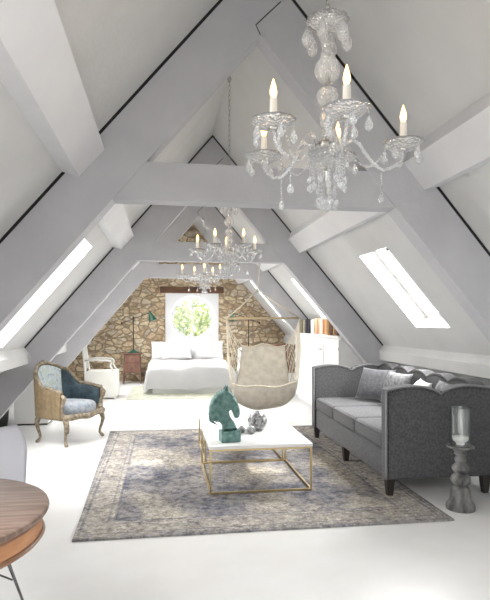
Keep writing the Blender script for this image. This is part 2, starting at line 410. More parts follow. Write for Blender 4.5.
for a, b in ((XR-DK-.1, gx0), (gx0, XR), (XR, gx1), (gx1, XR+DK+.1)):
    if a >= gx0-1e-6 and b <= gx1+1e-6:
        prism(bm, [(a, 0), (b, 0), (b, gz0), (a, gz0)], 'y', y0, y1); prism(bm, [(a, gz1), (b, gz1), (b, top(b)), (a, top(a))], 'y', y0, y1)
    else: prism(bm, [(a, 0), (b, 0), (b, top(b)), (a, top(a))], 'y', y0, y1)
struct('wall_rear', bm, 'ceiling')
bm = nb(); 
for a in (gx0+.03, XR, gx1-.03): bx(bm, a-.03, a+.03, YB-.14, YB-.08, gz0, gz1)
for z in (gz0+.03, gz1-.03): bx(bm, gx0, gx1, YB-.14, YB-.08, z-.03, z+.03)
struct('window_2', bm, 'white')  # unseen rear window, added as an opening for the fill lamp

# round window in a white square panel
bm = nb(); N = 64
def sq(t):
    c, s_ = math.cos(t), math.sin(t); k = 1/max(abs(c), abs(s_)); return c*k, s_*k
in0, in1, ou0, ou1 = [], [], [], []
for k in range(N):
    t = 2*PI*k/N+PI/4; c, s_ = math.cos(t), math.sin(t); qx, qz = sq(t)
    X = (ox0+ox1)/2+qx*(ox1-ox0)/2; Z = (oz0+oz1)/2+qz*(oz1-oz0)/2
    ou0.append(bm.verts.new((X, YF+.02, Z))); in0.append(bm.verts.new((wx+wr*c, YF+.02, wz+wr*s_)))
    in1.append(bm.verts.new((wx+(wr-.05)*c, YF+.30, wz+(wr-.05)*s_))); ou1.append(bm.verts.new((X, YF+.30, Z)))
for k in range(N):
    j = (k+1) % N
    for A, B in ((ou0, in0), (in0, in1), (in1, ou1), (ou1, ou0)): bm.faces.new((A[k], A[j], B[j], B[k]))
win = struct('window_1', bm, 'reveal')
bm = nb(); tube(bm, [(wx+(wr-.055)*math.cos(2*PI*k/48), YF+.25, wz+(wr-.055)*math.sin(2*PI*k/48)) for k in range(48)], .022, 6, closed=True)
bx(bm, wx-.012, wx+.012, YF+.24, YF+.265, wz-wr+.06, wz+wr-.06)
obj('window_frame', bm, 'white', win, smooth='auto')
bm = nb(); lathe(bm, [(wr-.07, 0), (wr-.07, .006)], 48); o = obj('window_pane', bm, 'pane', win, loc=(wx, YF+.275, wz), rot=(R(90), 0, 0))
bm = nb(); bx(bm, -.07, 1.46, YF-.035, YF+.1, 2.10, 2.25, .01); struct('trim_9', bm, 'lintel')

# skylight frames and panes, for seen and added skylights alike
for i, (sd, d0, d1, y0, y1) in enumerate(SKY):
    bm = nb(); e = Vector((sd*NC, 0, -NS))      # down-slope direction
    nrm = Vector((sd*NS, 0, NC)); rot = Matrix((e, Vector((0, 1, 0)), nrm)).transposed()
    a = slope_pt(sd, d0, .20); b = slope_pt(sd, d1, .20); Ls = (b-a).length; mid = (a+b)/2; ym = (y0+y1)/2; Wy = y1-y0
    def q(cs, cy, ls, ly, hh=.05, off=0): box(bm, mid+e*cs+Vector((0, ym+cy, 0))+nrm*off, (ls, ly, hh), rot)
    fw = .05
    q(-Ls/2+fw/2, 0, fw, Wy); q(Ls/2-fw/2, 0, fw, Wy); q(0, -Wy/2+fw/2, Ls-2*fw, fw); q(0, Wy/2-fw/2, Ls-2*fw, fw)
    fo = struct('window_%d' % (i+3), bm, 'white')
    bm = nb(); box(bm, mid+Vector((0, ym, 0))+nrm*.012, (Ls-2*fw, Wy-2*fw, .008), rot); obj('window_pane', bm, 'pane', fo)
    bm = nb(); box(bm, mid+e*(-Ls/2+.09)+Vector((0, ym, 0))-nrm*.03, (.03, .12, .02), rot); obj('window_handle', bm, 'black_metal', fo)

# ------------------------------------------------------------------ roof trusses and purlins
def truss(Y, t, label, splay=0):
    T = thing('roof_truss', label, 'roof beam', (XR, Y, 0), group='painted A-frame roof trusses')
    ho = HR-.016; hi = 3.33
    dE = 3.02
    for side in (-1, 1):
        bm = nb(); end = DK-.005
        # left rafter runs to the apex, right one butts against it along the lap joint
        prism(bm, [(0, ho), (side*end, ho-K*end), (side*end, max(0, hi-K*end)), (side*(hi)/K if hi/K < end else side*end, 0), (0, hi)] if hi/K < end else
              [(0, ho), (side*end, ho-K*end), (side*end, hi-K*end), (0, hi)], 'y', 0, t)
        rf = obj('rafter', bm, 'beam', T)
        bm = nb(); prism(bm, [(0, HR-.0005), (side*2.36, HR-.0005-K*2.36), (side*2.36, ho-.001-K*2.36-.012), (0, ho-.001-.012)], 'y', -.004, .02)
        obj('shadow_gap_strip', bm, 'gap', rf, label='thin black strip standing in for the shadow gap along the rafter top')  # dark colour imitates the shaded gap between rafter and ceiling
    bm = nb()
    d_up = (hi-2.445)/K+.04; d_lo = (hi-2.195)/K+.04
    prism(bm, [(-d_lo, 2.195), (d_lo, 2.195), (d_up, 2.445), (-d_up, 2.445)], 'y', .008, t-.008); obj('tie_beam', bm, 'beam', T)
    # lap joint groove at the apex
    bm = nb(); tube(bm, [(.0, -.001, hi), (-.03, -.001, hi+.06), (.14, -.001, hi+.23)], .0035, 4); obj('joint_groove', bm, 'gap', T, label='dark joint line at the apex')
    return T
truss(3.6, .16, 'nearest and largest white-grey A-frame roof truss, its tie beam behind the big chandelier')
truss(7.15, .16, 'middle white-grey A-frame roof truss, from whose tie beam the hanging chair is hung')
truss(9.9, .16, 'farthest white-grey A-frame roof truss, in front of the stone wall and bed')

def purlin(side, y0, y1, label):
    bm = nb(); dc = .645*0+1.17; hw = .105
    u = Vector((side*NC, 0, -NS)); nn = Vector((-side*NS, 0, -NC)); c = slope_pt(side, dc); pr = .10
    A = c-u*.17; B = c+u*.17; C_ = c+u*.12+nn*pr; D_ = c-u*.12+nn*pr
    prism(bm, [(p.x, p.z) for p in (A, B, C_, D_)], 'y', y0, y1)
    o = obj('purlin', bm, 'purlin'); tag(o, label, 'roof beam', 'purlins between the trusses'); return o
for side, sn in ((-1, 'left'), (1, 'right')):
    purlin(side, YB, 3.598, 'pale purlin on the %s roof slope running from above the camera to the nearest truss' % sn)
    purlin(side, 3.762, 7.148, 'pale purlin on the %s roof slope between the nearest and middle trusses' % sn)
    purlin(side, 7.312, 9.898, 'pale purlin on the %s roof slope between the middle and farthest trusses' % sn)
    purlin(side, 10.062, YF-.002, 'pale purlin on the %s roof slope between the farthest truss and stone wall' % sn)

# garden seen through the round window
bm = nb()
for k in range(5200):
    c = Vector((random.gauss(.7, 1.5), random.uniform(15.2, 17.2), random.uniform(-.8, 1.9)+random.gauss(0, .25))); s_ = random.uniform(.05, .11)
    a = Vector((random.gauss(0, 1), random.gauss(0, 1), random.gauss(0, 1))).normalized(); b = a.orthogonal().normalized()
    bm.faces.new([bm.verts.new(c+a*s_), bm.verts.new(c+b*s_*.6), bm.verts.new(c-a*s_), bm.verts.new(c-b*s_*.6)])
M['leaf'] = mat('sunlit_leaves', (.36, .48, .18), .5, var=(.62, .70, .36), scale=3)
o = obj('garden_foliage', bm, 'leaf'); tag(o, 'sunlit green garden foliage outside the round window', 'foliage', kind='stuff')

# ------------------------------------------------------------------ rug
rx, ry = .705, 5.345; hx, hy = 1.335, 1.76
bm = nb(); crn = [(-.573, 3.59), (2.03, 3.575), (2.04, 7.10), (-.667, 7.115)]
def rp(u, v, z):
    a = Vector(crn[0]).lerp(Vector(crn[1]), u); b = Vector(crn[3]).lerp(Vector(crn[2]), u); p = a.lerp(b, v)
    wob = .003*math.sin(v*9+u*5)
    return Vector((p.x-rx+wob*(1 if abs(u-.5) > .49 else 0), p.y-ry+(wob if abs(v-.5) > .49 else 0), z))
nu, nv = 30, 40
T_ = [[bm.verts.new(rp(i/nu, j/nv, .012+.0008*math.sin(i*1.7)*math.cos(j*1.3))) for j in range(nv+1)] for i in range(nu+1)]
for i in range(nu):
    for j in range(nv): bm.faces.new((T_[i][j], T_[i+1][j], T_[i+1][j+1], T_[i][j+1]))
g = bmesh.ops.extrude_face_region(bm, geom=list(bm.faces))
for v in [q for q in g['geom'] if isinstance(q, bmesh.types.BMVert)]: v.co.z = 0
o = obj('area_rug', bm, rugmat(hx, hy), loc=(rx, ry, .0005)); tag(o, 'large faded grey-beige patterned rug under the coffee tables and sofa front', 'rug')
RZ = .0133
bm = nb(); bx(bm, -.65, 1.75, 9.98, 12.0, 0, .01)
M['bedrug'] = mat('pale_green_rug', (.42, .44, .33), 1, var=(.60, .60, .52), scale=9, bump=.2, bscale=90)
o = obj('bedside_rug', bm, 'bedrug', loc=(0, 0, .0005)); tag(o, 'small pale green-beige rug sticking out from under the white bed', 'rug')

# ------------------------------------------------------------------ coffee tables
def coffee(x0, x1, y0, y1, h, label, name='coffee_table', z0=RZ, tt=.026, tw=.016):
    cx, cy = (x0+x1)/2, (y0+y1)/2; T = thing(name, label, 'table', (cx, cy, z0), group='nested white and brass coffee tables')
    hx_, hy_ = (x1-x0)/2, (y1-y0)/2; H_ = h-z0
    bm = nb(); bx(bm, -hx_, hx_, -hy_, hy_, H_-tt, H_, .003, 2); obj('tabletop', bm, 'tabletop', T)
    e = .004
    for sx in (-1, 1):
        for sy in (-1, 1):
            X = sx*(hx_-e-tw/2); Y_ = sy*(hy_-e-tw/2)
            bm = nb(); bx(bm, X-tw/2, X+tw/2, Y_-tw/2, Y_+tw/2, 0, H_-tt, .001, 1); obj('leg', bm, 'brass', T)
    for z, nm in ((tw/2, 'lower_rail'), (H_-tt-tw/2, 'upper_rail')):
        for sy in (-1, 1):
            bm = nb(); Y_ = sy*(hy_-e-tw/2); bx(bm, -hx_+e+tw, hx_-e-tw, Y_-tw/2, Y_+tw/2, z-tw/2, z+tw/2, .001, 1); obj(nm, bm, 'brass', T)
        for sx in (-1, 1):
            bm = nb(); X = sx*(hx_-e-tw/2); bx(bm, X-tw/2, X+tw/2, -hy_+e+tw, hy_-e-tw, z-tw/2, z+tw/2, .001, 1); obj(nm, bm, 'brass', T)
    return T
coffee(.365, 1.222, 4.36, 5.34, .40, 'front, taller square white-topped brass coffee table carrying the horse head')
coffee(.40, 1.20, 5.345, 6.30, .352, 'lower white-topped brass coffee table tucked behind and under the front one')

# ------------------------------------------------------------------ horse head sculpture
T = thing('horse_head_sculpture', 'green patinated horse head bust on a square block, on the front coffee table', 'sculpture', (.545, 4.55, .40), R(6))
bm = nb(); box(bm, Vector((.01, 0, .047)), (.165, .13, .094), None, .006, 2); obj('plinth', bm, 'patina', T)
# outline traced as centre line sections: (x, z, half width in xz, half depth y)
# outline: closed polygon (x,z), inflated towards the middle
out = [(-.055, .094), (-.06, .135), (-.075, .16), (-.13, .175), (-.165, .18), (-.172, .24), (-.165, .30), (-.145, .355), (-.105, .40), (-.06, .425), (-.035, .432),
       (-.018, .458), (-.003, .432), (.03, .405), (.055, .365), (.078, .32), (.094, .275), (.098, .232), (.088, .198), (.062, .188), (.046, .198), (.040, .222), (.028, .25), (.012, .268), (.004, .25), (.008, .215),
       (.03, .18), (.052, .155), (.066, .125), (.068, .094)]
def inflate(bm, out, depth, steps=5, cen=None):
    n = len(out)
    # medial-ish inset: move every vertex along its inward normal
    area2 = sum(out[i][0]*out[(i+1) % n][1]-out[(i+1) % n][0]*out[i][1] for i in range(n)); sg = 1 if area2 > 0 else -1
    nor = []
    for i in range(n):
        a = Vector(out[i-1]); b = Vector(out[(i+1) % n]); t = (b-a).normalized(); nor.append(Vector((-t.y, t.x))*sg)
    layers = []
    for k in range(steps+1):
        ph = k/steps*PI/2; ins = depth*.55*(1-math.cos(ph)); yy = depth*math.sin(ph)
        layers.append((ins, yy))
    for s_ in (1, -1):
        rings = []
        for ins, yy in layers:
            rings.append([bm.verts.new((out[i][0]+nor[i].x*ins, -s_*yy if True else 0, out[i][1]+nor[i].y*ins)) for i in range(n)])
        for A, B in zip(rings, rings[1:]):
            for i in range(n): bm.faces.new((A[i], A[(i+1) % n], B[(i+1) % n], B[i]))
        bm.faces.new(rings[-1])
    bmesh.ops.remove_doubles(bm, verts=bm.verts, dist=1e-5)
bm = nb(); inflate(bm, out, .045)
bmesh.ops.triangulate(bm, faces=[f for f in bm.faces if len(f.verts) > 4])
hd = obj('horse_head', bm, 'patina', T, smooth='auto')
bm = nb()
for k in range(13):   # mane locks down the crest
    t = k/12; i = 4+t*5.4; a = Vector(out[int(i)]); b = Vector(out[min(int(i)+1, 10)]); p = a.lerp(b, i-int(i))
    d = Vector((1, -.35+.9*(1-t)*0)).normalized()
    for sy in (-1, 1):
        tube(bm, [(p.x+.004, sy*.012, p.y), (p.x+.03, sy*.037, p.y-.012), (p.x+.06, sy*.045, p.y-.035)], [.009, .009, .003], 6)
obj('mane', bm, 'patina', T, smooth=True)
for sy in (-1, 1):
    bm = nb(); tube(bm, [(-.03, sy*.022, .425), (-.022, sy*.028, .45), (-.016, sy*.026, .472)], [.014, .011, .002], 7); obj('ear', bm, 'patina', T, smooth=True)
    bm = nb(); uvs(bm, .009, (.025, sy*.044, .355)); obj('eye', bm, 'patina', T, smooth=True)
    bm = nb(); uvs(bm, .03, (.0, sy*.028, .30), 1.0, .65, 1.3); obj('jaw', bm, 'patina', T, smooth=True)

# silver ornaments
def artichoke(r, loc, label, rings=6):
    T = thing('artichoke_ornament', label, 'ornament', loc, random.uniform(0, 3), group='silver scaly ornaments on the coffee table')
    bm = nb(); uvs(bm, r*.86, (0, 0, r*.9), u=16, v=10); obj('core', bm, 'silver', T, smooth=True)
    bm = nb()
    for i in range(rings):
        ph = -1.1+2.5*i/(rings-1); n = max(5, int(11*math.cos(ph*.75)))
        for k in range(n):
            th = 2*PI*(k+.5*(i % 2))/n; d = Vector((math.cos(ph)*math.cos(th), math.cos(ph)*math.sin(th), math.sin(ph)))
            up = Vector((0, 0, 1))-d*d.z; up = up.normalized() if up.length > .05 else Vector((1, 0, 0)); sd = d.cross(up)
            c = Vector((0, 0, r*.9))+d*r*.84; hw = r*.27; hl = r*.34
            P = [c-sd*hw-up*hl*.3+d*.0, c+sd*hw-up*hl*.3, c+sd*hw*.7+up*hl*.6+d*r*.05, c+up*hl*1.15+d*r*.08, c-sd*hw*.7+up*hl*.6+d*r*.05]
            q = [p+d*r*.07 for p in P]; A = [bm.verts.new(p) for p in P]; B = [bm.verts.new(p) for p in q]
            bm.faces.new(A[::-1]); bm.faces.new(B)
            for j in range(5): bm.faces.new((A[j], A[(j+1) % 5], B[(j+1) % 5], B[j]))
    o = obj('scales', bm, 'silver', T); return T
artichoke(.095, (.862, 4.95, .398), 'large round silver artichoke ornament on the front coffee table')
artichoke(.042, (.775, 4.80, .398), 'small silver artichoke ornament in front of the large one')
artichoke(.036, (.70, 4.86, .398), 'smallest silver artichoke ornament, right beside the green horse head', 5)

# ------------------------------------------------------------------ sofa (local: x depth from the front, y along)
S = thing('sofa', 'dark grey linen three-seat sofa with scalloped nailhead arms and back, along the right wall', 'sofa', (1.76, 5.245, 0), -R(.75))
hl = 1.145; AT = .11; D = .93
def scal(t, n, lo, hi_):               # scalloped top, n humps
    return lo+(hi_-lo)*abs(math.sin(PI*n*t))**.6
def arm_top(x): 
    t = x/D; q = abs(math.sin(PI*2*t)); return .822+.068*q**.62 if .25 < t < .75 else .862+.028*math.sin(PI*2*min(t, 1-t))
for sy, z0s in ((-1, 0), (1, 0)):
    y0 = sy*hl-(AT if sy > 0 else 0); y1 = y0+AT
    poly = [(0, .145)]+[(D*i/24, arm_top(D*i/24)) for i in range(25)]+[(D, .145)]
    bm = nb(); prism(bm, poly, 'y', y0, y1)
    es = [e for e in bm.edges if abs(e.verts[0].co.y-e.verts[1].co.y) < 1e-5]
    bmesh.ops.bevel(bm, geom=es, offset=.018, segments=3, affect='EDGES')
    a = obj('arm', bm, 'sofa', S, smooth='auto')
    bm = nb(); tube(bm, [(.004, y0+.004, .15)]+[(.004, y0+.004, .15+.7*k/10) for k in range(1, 11)]+[(.004+(D-.01)*k/48, y0+.004, arm_top(D*k/48)-.002) for k in range(1, 49)], .009, 6); obj('piping', bm, 'sofa_welt', a, smooth=True, label='lighter grey welt on the arm edge')
    bm = nb(); yo = y0-.001 if sy < 0 else y0-.001
    pts = [(0+.02, z) for z in [.175+i*.036 for i in range(19)]]+[(.02+(D-.04)*i/25, arm_top(D*i/25)-.024) for i in range(26)]+[(D-.02, z) for z in [.175+i*.036 for i in range(19)]]
    tube(bm, [(x, y0+.001, z) for x, z in pts], .003, 4)
    for (x, z) in pts: uvs(bm, .0085, (x, y0-.001, z), 1, .6, 1, 6, 4)
    n = obj('nailhead_trim', bm, 'nail', a, smooth=True, label='row of dark nailheads following the arm outline')
# back
bm = nb(); NB = 96; yy0, yy1 = -hl+AT, hl-AT
def back_top(y): t = (y-yy0)/(yy1-yy0); return .86+.055*abs(math.sin(PI*5*t))**.7
poly = [(yy0, .20)]+[(yy0+(yy1-yy0)*i/NB, back_top(yy0+(yy1-yy0)*i/NB)) for i in range(NB+1)]+[(yy1, .20)]
A = [bm.verts.new((D-.13, y, z)) for y, z in poly]; B = [bm.verts.new((D-.01, y, z)) for y, z in poly]
for i in range(len(poly)): j = (i+1) % len(poly); bm.faces.new((A[i], A[j], B[j], B[i]))
bm.faces.new(A); bm.faces.new(B[::-1]); bb = obj('backrest', bm, 'sofa', S, smooth='auto')
bm = nb(); tube(bm, [(D-.130, yy0+.02+(yy1-yy0-.04)*i/57, back_top(yy0+.02+(yy1-yy0-.04)*i/57)-.02) for i in range(58)], .003, 4)
for i in range(58):
    y = yy0+.02+(yy1-yy0-.04)*i/57; uvs(bm, .0085, (D-.132, y, back_top(y)-.02), .6, 1, 1, 6, 4)
obj('nailhead_trim', bm, 'nail', bb, smooth=True)
bm = nb(); bx(bm, .025, D-.10, -hl+AT+.002, hl-AT-.002, .145, .355, .012, 2); obj('seat_base', bm, 'sofa', S, smooth='auto')
cw = (2*hl-2*AT-.012)/3
for i in range(3):
    y0 = -hl+AT+.006+i*cw; bm = nb(); vs_ = bx(bm, .015, D-.17, y0+.004, y0+cw-.004, .358, .505, .04, 4)
    for v in bm.verts:
        if v.co.z > .45:
            u = (v.co.x-.37)/.38; q_ = (v.co.y-y0-cw/2)/(cw/2); v.co.z += .018*(1-u*u)*(1-q_*q_)
    cu = obj('seat_cushion', bm, 'sofa', S, smooth=True)
    bm = nb()
    for z in (.375, .488):
        x0_, x1_, a_, b_ = .012, D-.18, y0+.006, y0+cw-.006; tube(bm, [(x1_, a_, z), (x0_+.012, a_, z), (x0_, a_+.012, z), (x0_, b_-.012, z), (x0_+.012, b_, z), (x1_, b_, z)], .005, 6)
    obj('piping', bm, 'sofa_piping', cu, smooth=True)
for (x, y) in ((.05, -hl+.05), (.05, 0), (.05, hl-.05), (D-.06, -hl+.05), (D-.06, 0), (D-.06, hl-.05)):
    zb = RZ if 1.775+x < 2.02 else 0
    bm = nb(); s0, s1 = .022, .034
    V0 = [bm.verts.new((x+a*s0, y+b*s0, zb)) for a, b in ((-1, -1), (1, -1), (1, 1), (-1, 1))]; V1 = [bm.verts.new((x+a*s1, y+b*s1, .146)) for a, b in ((-1, -1), (1, -1), (1, 1), (-1, 1))]
    for k in range(4): bm.faces.new((V0[k], V0[(k+1) % 4], V1[(k+1) % 4], V1[k]))
    bm.faces.new(V0[::-1]); bm.faces.new(V1); obj('leg', bm, 'dark_wood', S)

def pil(loc, w_, h_, t_, lean, yaw, m, label, roll=0, name='throw_pillow'):
    # stands on its lower edge, faces -x, leaning back against the sofa back
    bm = nb(); pillow(bm, w_, h_, t_, Matrix(), pinch=.09)
    o = obj(name, bm, m, smooth=True)
    o.rotation_mode = 'QUATERNION'
    q = Matrix.Rotation(yaw, 4, 'Z') @ Matrix.Rotation(-lean, 4, 'Y') @ Matrix.Rotation(roll, 4, 'X') @ Matrix(((0, 0, -1, 0), (-1, 0, 0, 0), (0, 1, 0, 0), (0, 0, 0, 1)))
    o.rotation_quaternion = q.to_quaternion(); o.location = loc
    tag(o, label, 'pillow', 'throw pillows on the sofa'); return o
SB = 1.775+D-.13
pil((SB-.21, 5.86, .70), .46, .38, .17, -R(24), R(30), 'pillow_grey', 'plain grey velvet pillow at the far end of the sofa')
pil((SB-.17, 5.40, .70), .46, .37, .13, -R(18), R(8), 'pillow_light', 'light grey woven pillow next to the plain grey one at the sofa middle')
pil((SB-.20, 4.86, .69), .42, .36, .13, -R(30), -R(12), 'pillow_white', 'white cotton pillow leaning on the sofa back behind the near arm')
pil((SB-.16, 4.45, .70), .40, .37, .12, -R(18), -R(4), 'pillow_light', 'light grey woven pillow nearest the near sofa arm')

# ------------------------------------------------------------------ candle holder
T = thing('candle_holder', 'tall grey-washed turned wooden candle holder with glass cylinder, beside the near sofa arm', 'candle holder', (2.205, 3.80, 0))
bm = nb(); prof = [(.0, 0), (.104, 0), (.106, .02), (.100, .045), (.088, .06), (.078, .085), (.074, .13), (.070, .165), (.060, .185), (.048, .195), (.056, .205), (.068, .225), (.072, .25), (.064, .275), (.046, .292),
 (.042, .30), (.056, .315), (.064, .335), (.058, .355), (.042, .372), (.034, .385), (.040, .395), (.044, .41), (.036, .43), (.030, .445), (.044, .452), (.046, .462), (.034, .472), (.05, .482), (.054, .49), (.05, .498), (.07, .502), (.098, .508), (.102, .514), (.102, .524), (.0, .524)]
prof = [(r, z*.475/.524) for r, z in prof]
lathe(bm, prof, 28); obj('pedestal', bm, 'greywood', T, smooth='auto')
bm = nb(); lathe(bm, [(.0, .4755), (.074, .4755), (.078, .478), (.078, .76), (.074, .76), (.074, .482), (0, .482)], 28); obj('glass_cylinder', bm, 'jar_glass', T, smooth='auto')
bm = nb(); lathe(bm, [(0, .483), (.03, .483), (.034, .50), (.054, .515), (.058, .54), (.052, .543), (0, .543)], 20); obj('candle', bm, 'wax', T, smooth='auto')

# ------------------------------------------------------------------ armchair (local: +x front)
A_ = thing('armchair', 'antique armchair with tan outside, dark teal inner arms and pale blue seat', 'armchair', (-1.085, 6.70, 0), -R(31))
HW = .335; FX = .18; BX_ = -.34
def upath(t):                          # t 0..1 from the front of the right-hand arm round the back to the other
    s_ = abs(2*t-1); sg = -1 if t < .5 else 1
    # s_ = 1 at the front, 0 at the centre of the back
    if s_ > .45: f = (s_-.45)/.55; x = -.15+(FX+.15)*f; y = HW*(.93+.07*math.sin(f*PI/2)) + .02*f*f*f
    else:
        a = s_/.45*PI/2; x = BX_+(-.15-BX_)*(1-math.cos(a)); y = HW*.93*math.sin(a)
    return Vector((x, sg*y, 0))
def utop(t):
    s_ = abs(2*t-1)
    if s_ > .62: return .625+.02*math.cos((s_-.62)/.38*PI)
    if s_ > .22:
        f = min(1, (.52-s_)/.30); f = max(0, f); return .645+.185*(3*f*f-2*f**3)
    f = (.22-s_)/.22; return .83+.07*(1-(1-f)**2)
def unorm(t):
    a = upath(max(0, t-.01)); b = upath(min(1, t+.01)); d = (b-a).normalized(); return Vector((-d.y, d.x, 0))   # outward
def flare(z): return .06*max(0, (z-.34)/.6)**1.2
def shell(bm, t0, t1, off, zt=0, zb=.315, n=24, m_=10, bulge=0):
    def f(u, v):
        t = t0+(t1-t0)*u; top_ = utop(t)+zt; z = zb+(top_-zb)*v; nn = unorm(t)
        back = max(0, 1-abs(2*t-1)/.5)
        o_ = off+bulge*math.sin(PI*v)**.6*math.sin(PI*min(1, max(0, u)))**.5
        p = upath(t)+nn*o_; p.x -= flare(z)*back*1.3; p.z = z; return p
    grid_surf(bm, f, n, m_)
def closed_shell(t0, t1, o0, o1, **k):
    bm = nb(); kk = dict(k); b_ = kk.pop('bulge', 0)
    shell(bm, t0, t1, o0, bulge=0, **kk); shell(bm, t0, t1, o1, bulge=b_, **kk)
    bmesh.ops.bridge_loops(bm, edges=[e for e in bm.edges if e.is_boundary])
    return bm
obj('outer_panel', closed_shell(0, .5, .03, .001, zt=-.012, n=30), 'tan', A_, smooth='auto', label='tan fabric covering the outside')
obj('outer_panel', closed_shell(.5, 1, .03, .001, zt=-.012, n=30), 'tan', A_, smooth='auto')
obj('inner_arm', closed_shell(.02, .395, -.001, -.02, zt=-.02, zb=.40, bulge=-.03), 'teal', A_, smooth='auto', label='dark teal velvet inner arm')
obj('inner_arm', closed_shell(.605, .98, -.001, -.02, zt=-.02, zb=.40, bulge=-.03), 'teal', A_, smooth='auto')
obj('inner_back', closed_shell(.40, .60, -.001, -.02, zt=-.025, zb=.40, bulge=-.035), 'floral', A_, smooth='auto', label='pale floral padded inner back')
bm = nb(); pts = []
for i in range(81):
    t = i/80; z = utop(t); back = max(0, 1-abs(2*t-1)/.5); p = upath(t)+unorm(t)*.004; p.x -= flare(z)*back*1.3; p.z = z; pts.append(p)
tube(bm, pts, .021, 8); obj('top_rail', bm, 'gilt', A_, smooth=True, label='carved antique wood rim')
p = pts[40]; bm = nb(); uvs(bm, .03, p+Vector((.0, 0, .015)), .7, 1.2, .8); uvs(bm, .016, p+Vector((.0, .04, .012)), .8, 1.4, .8); uvs(bm, .016, p+Vector((.0, -.04, .012)), .8, 1.4, .8); obj('crest', bm, 'gilt', A_, smooth=True)
for sg in (-1, 1):
    y = sg*(HW+.02)
    bm = nb(); tube(bm, [(FX-.0, y, .575), (FX+.03, y, .55), (FX+.02, y, .50), (FX-.02, y*.99, .44), (FX-.02, y*.98, .38), (FX+.01, y*.96, .33)], [.022, .027, .022, .02, .024, .03], 8); obj('arm_post', bm, 'gilt', A_, smooth=True)
# seat rail
bm = nb(); rail = []
for i in range(61):
    t = i/60; q_ = upath(t); rail.append(Vector((q_.x*(.97)+.0, q_.y*.98, .325)))
fr = [Vector((FX+.05+.04*math.sin(PI*k/12), HW*.95-(2*HW*.95)*k/12, .325-.018*math.sin(PI*k/12)*math.cos(PI*k/6)**2)) for k in range(13)]
tube(bm, rail+fr, .028, 8, closed=True, flat=1.25); obj('seat_rail', bm, 'gilt', A_, smooth=True)
# seat cushion
bm = nb(); n = 18
def plan(ph):
    c, s_ = math.cos(ph), math.sin(ph); ex = .55; x = math.copysign(abs(c)**ex, c); y = math.copysign(abs(s_)**ex, s_)
    return x*.255-.045+ (.02*(1-y*y) if x > 0 else 0), y*(.285+.02*x)
rings = []
for k, (sc_, z) in enumerate([(.94, .33), (1, .36), (1.02, .40), (.97, .435), (.85, .455), (.6, .468), (.3, .474)]):
    rings.append([bm.verts.new((plan(2*PI*i/40)[0]*sc_+.03*(1-sc_), plan(2*PI*i/40)[1]*sc_, z)) for i in range(40)])
for A, B in zip(rings, rings[1:]):
    for i in range(40): bm.faces.new((A[i], A[(i+1) % 40], B[(i+1) % 40], B[i]))
bm.faces.new(rings[0][::-1]); bm.faces.new(rings[-1]); obj('seat_cushion', bm, 'seatblue', A_, smooth=True, label='pale blue brocade seat cushion')
def cab(x, y, dx, dy):
    bm = nb(); prof = [(0, .32, .034), (.022, .27, .032), (.03, .22, .026), (.018, .16, .02), (0, .10, .016), (-.004, .06, .015), (.012, .03, .019), (.028, .014, .021), (.03, .003, .017)]
    tube(bm, [(x+dx*a, y+dy*a, z) for a, z, r in prof], [r for a, z, r in prof], 10); return obj('leg', bm, 'gilt', A_, smooth=True)
cab(.19, -.31, 1, -.6); cab(.19, .31, 1, .6); cab(-.24, -.24, -1, -.6); cab(-.24, .24, -1, .6)

# ------------------------------------------------------------------ cabinet on the right with books
CX, CY0, CY1, CH = 2.43, 7.33, 9.86, 1.20
T = thing('cabinet', 'long white panelled cupboard under the right roof slope behind the sofa', 'cabinet', (CX, CY0, 0))
Lc = CY1-CY0
bm = nb(); prism(bm, [(0.02, .06), (.02, CH-.03), (.36, CH-.03), (.60, .84), (.60, .06)], 'y', 0, Lc); obj('body', bm, 'white', T)
bm = nb(); bx(bm, .05, .58, .01, Lc-.01, 0, .06); obj('plinth', bm, 'white', T)
bm = nb(); bx(bm, -.015, .37, -.004, Lc+.004, CH-.03, CH, .004); obj('worktop', bm, 'white', T)
nd = 3; dw = Lc/nd
for i in range(nd):
    y0 = i*dw+.006; y1 = (i+1)*dw-.006
    bm = nb(); bx(bm, .008, .0195, y0, y1, .08, CH-.045, .001, 1)
    for (a, b, c, d_) in ((y0, y0+.085, .08, CH-.045), (y1-.085, y1, .08, CH-.045), (y0+.085, y1-.085, .08, .19), (y0+.085, y1-.085, CH-.145, CH-.045)): bx(bm, -.004, .008, a, b, c, d_, .002, 1)
    d = obj('door', bm, 'white', T)
    hy_ = y1-.045 if i % 2 == 0 else y0+.045
    bm = nb(); tube(bm, [(-.004, hy_, .98), (-.03, hy_, .98)], .005, 8); uvs(bm, .014, (-.034, hy_, .98)); obj('handle', bm, 'steel', d, smooth=True)
    bm = nb()
    for z in (.22, CH-.18): bx(bm, -.008, 0, (y0 if i % 2 == 0 else y1)-.006, (y0 if i % 2 == 0 else y1)+.006, z-.02, z+.02)
    obj('hinge', bm, 'steel', d)

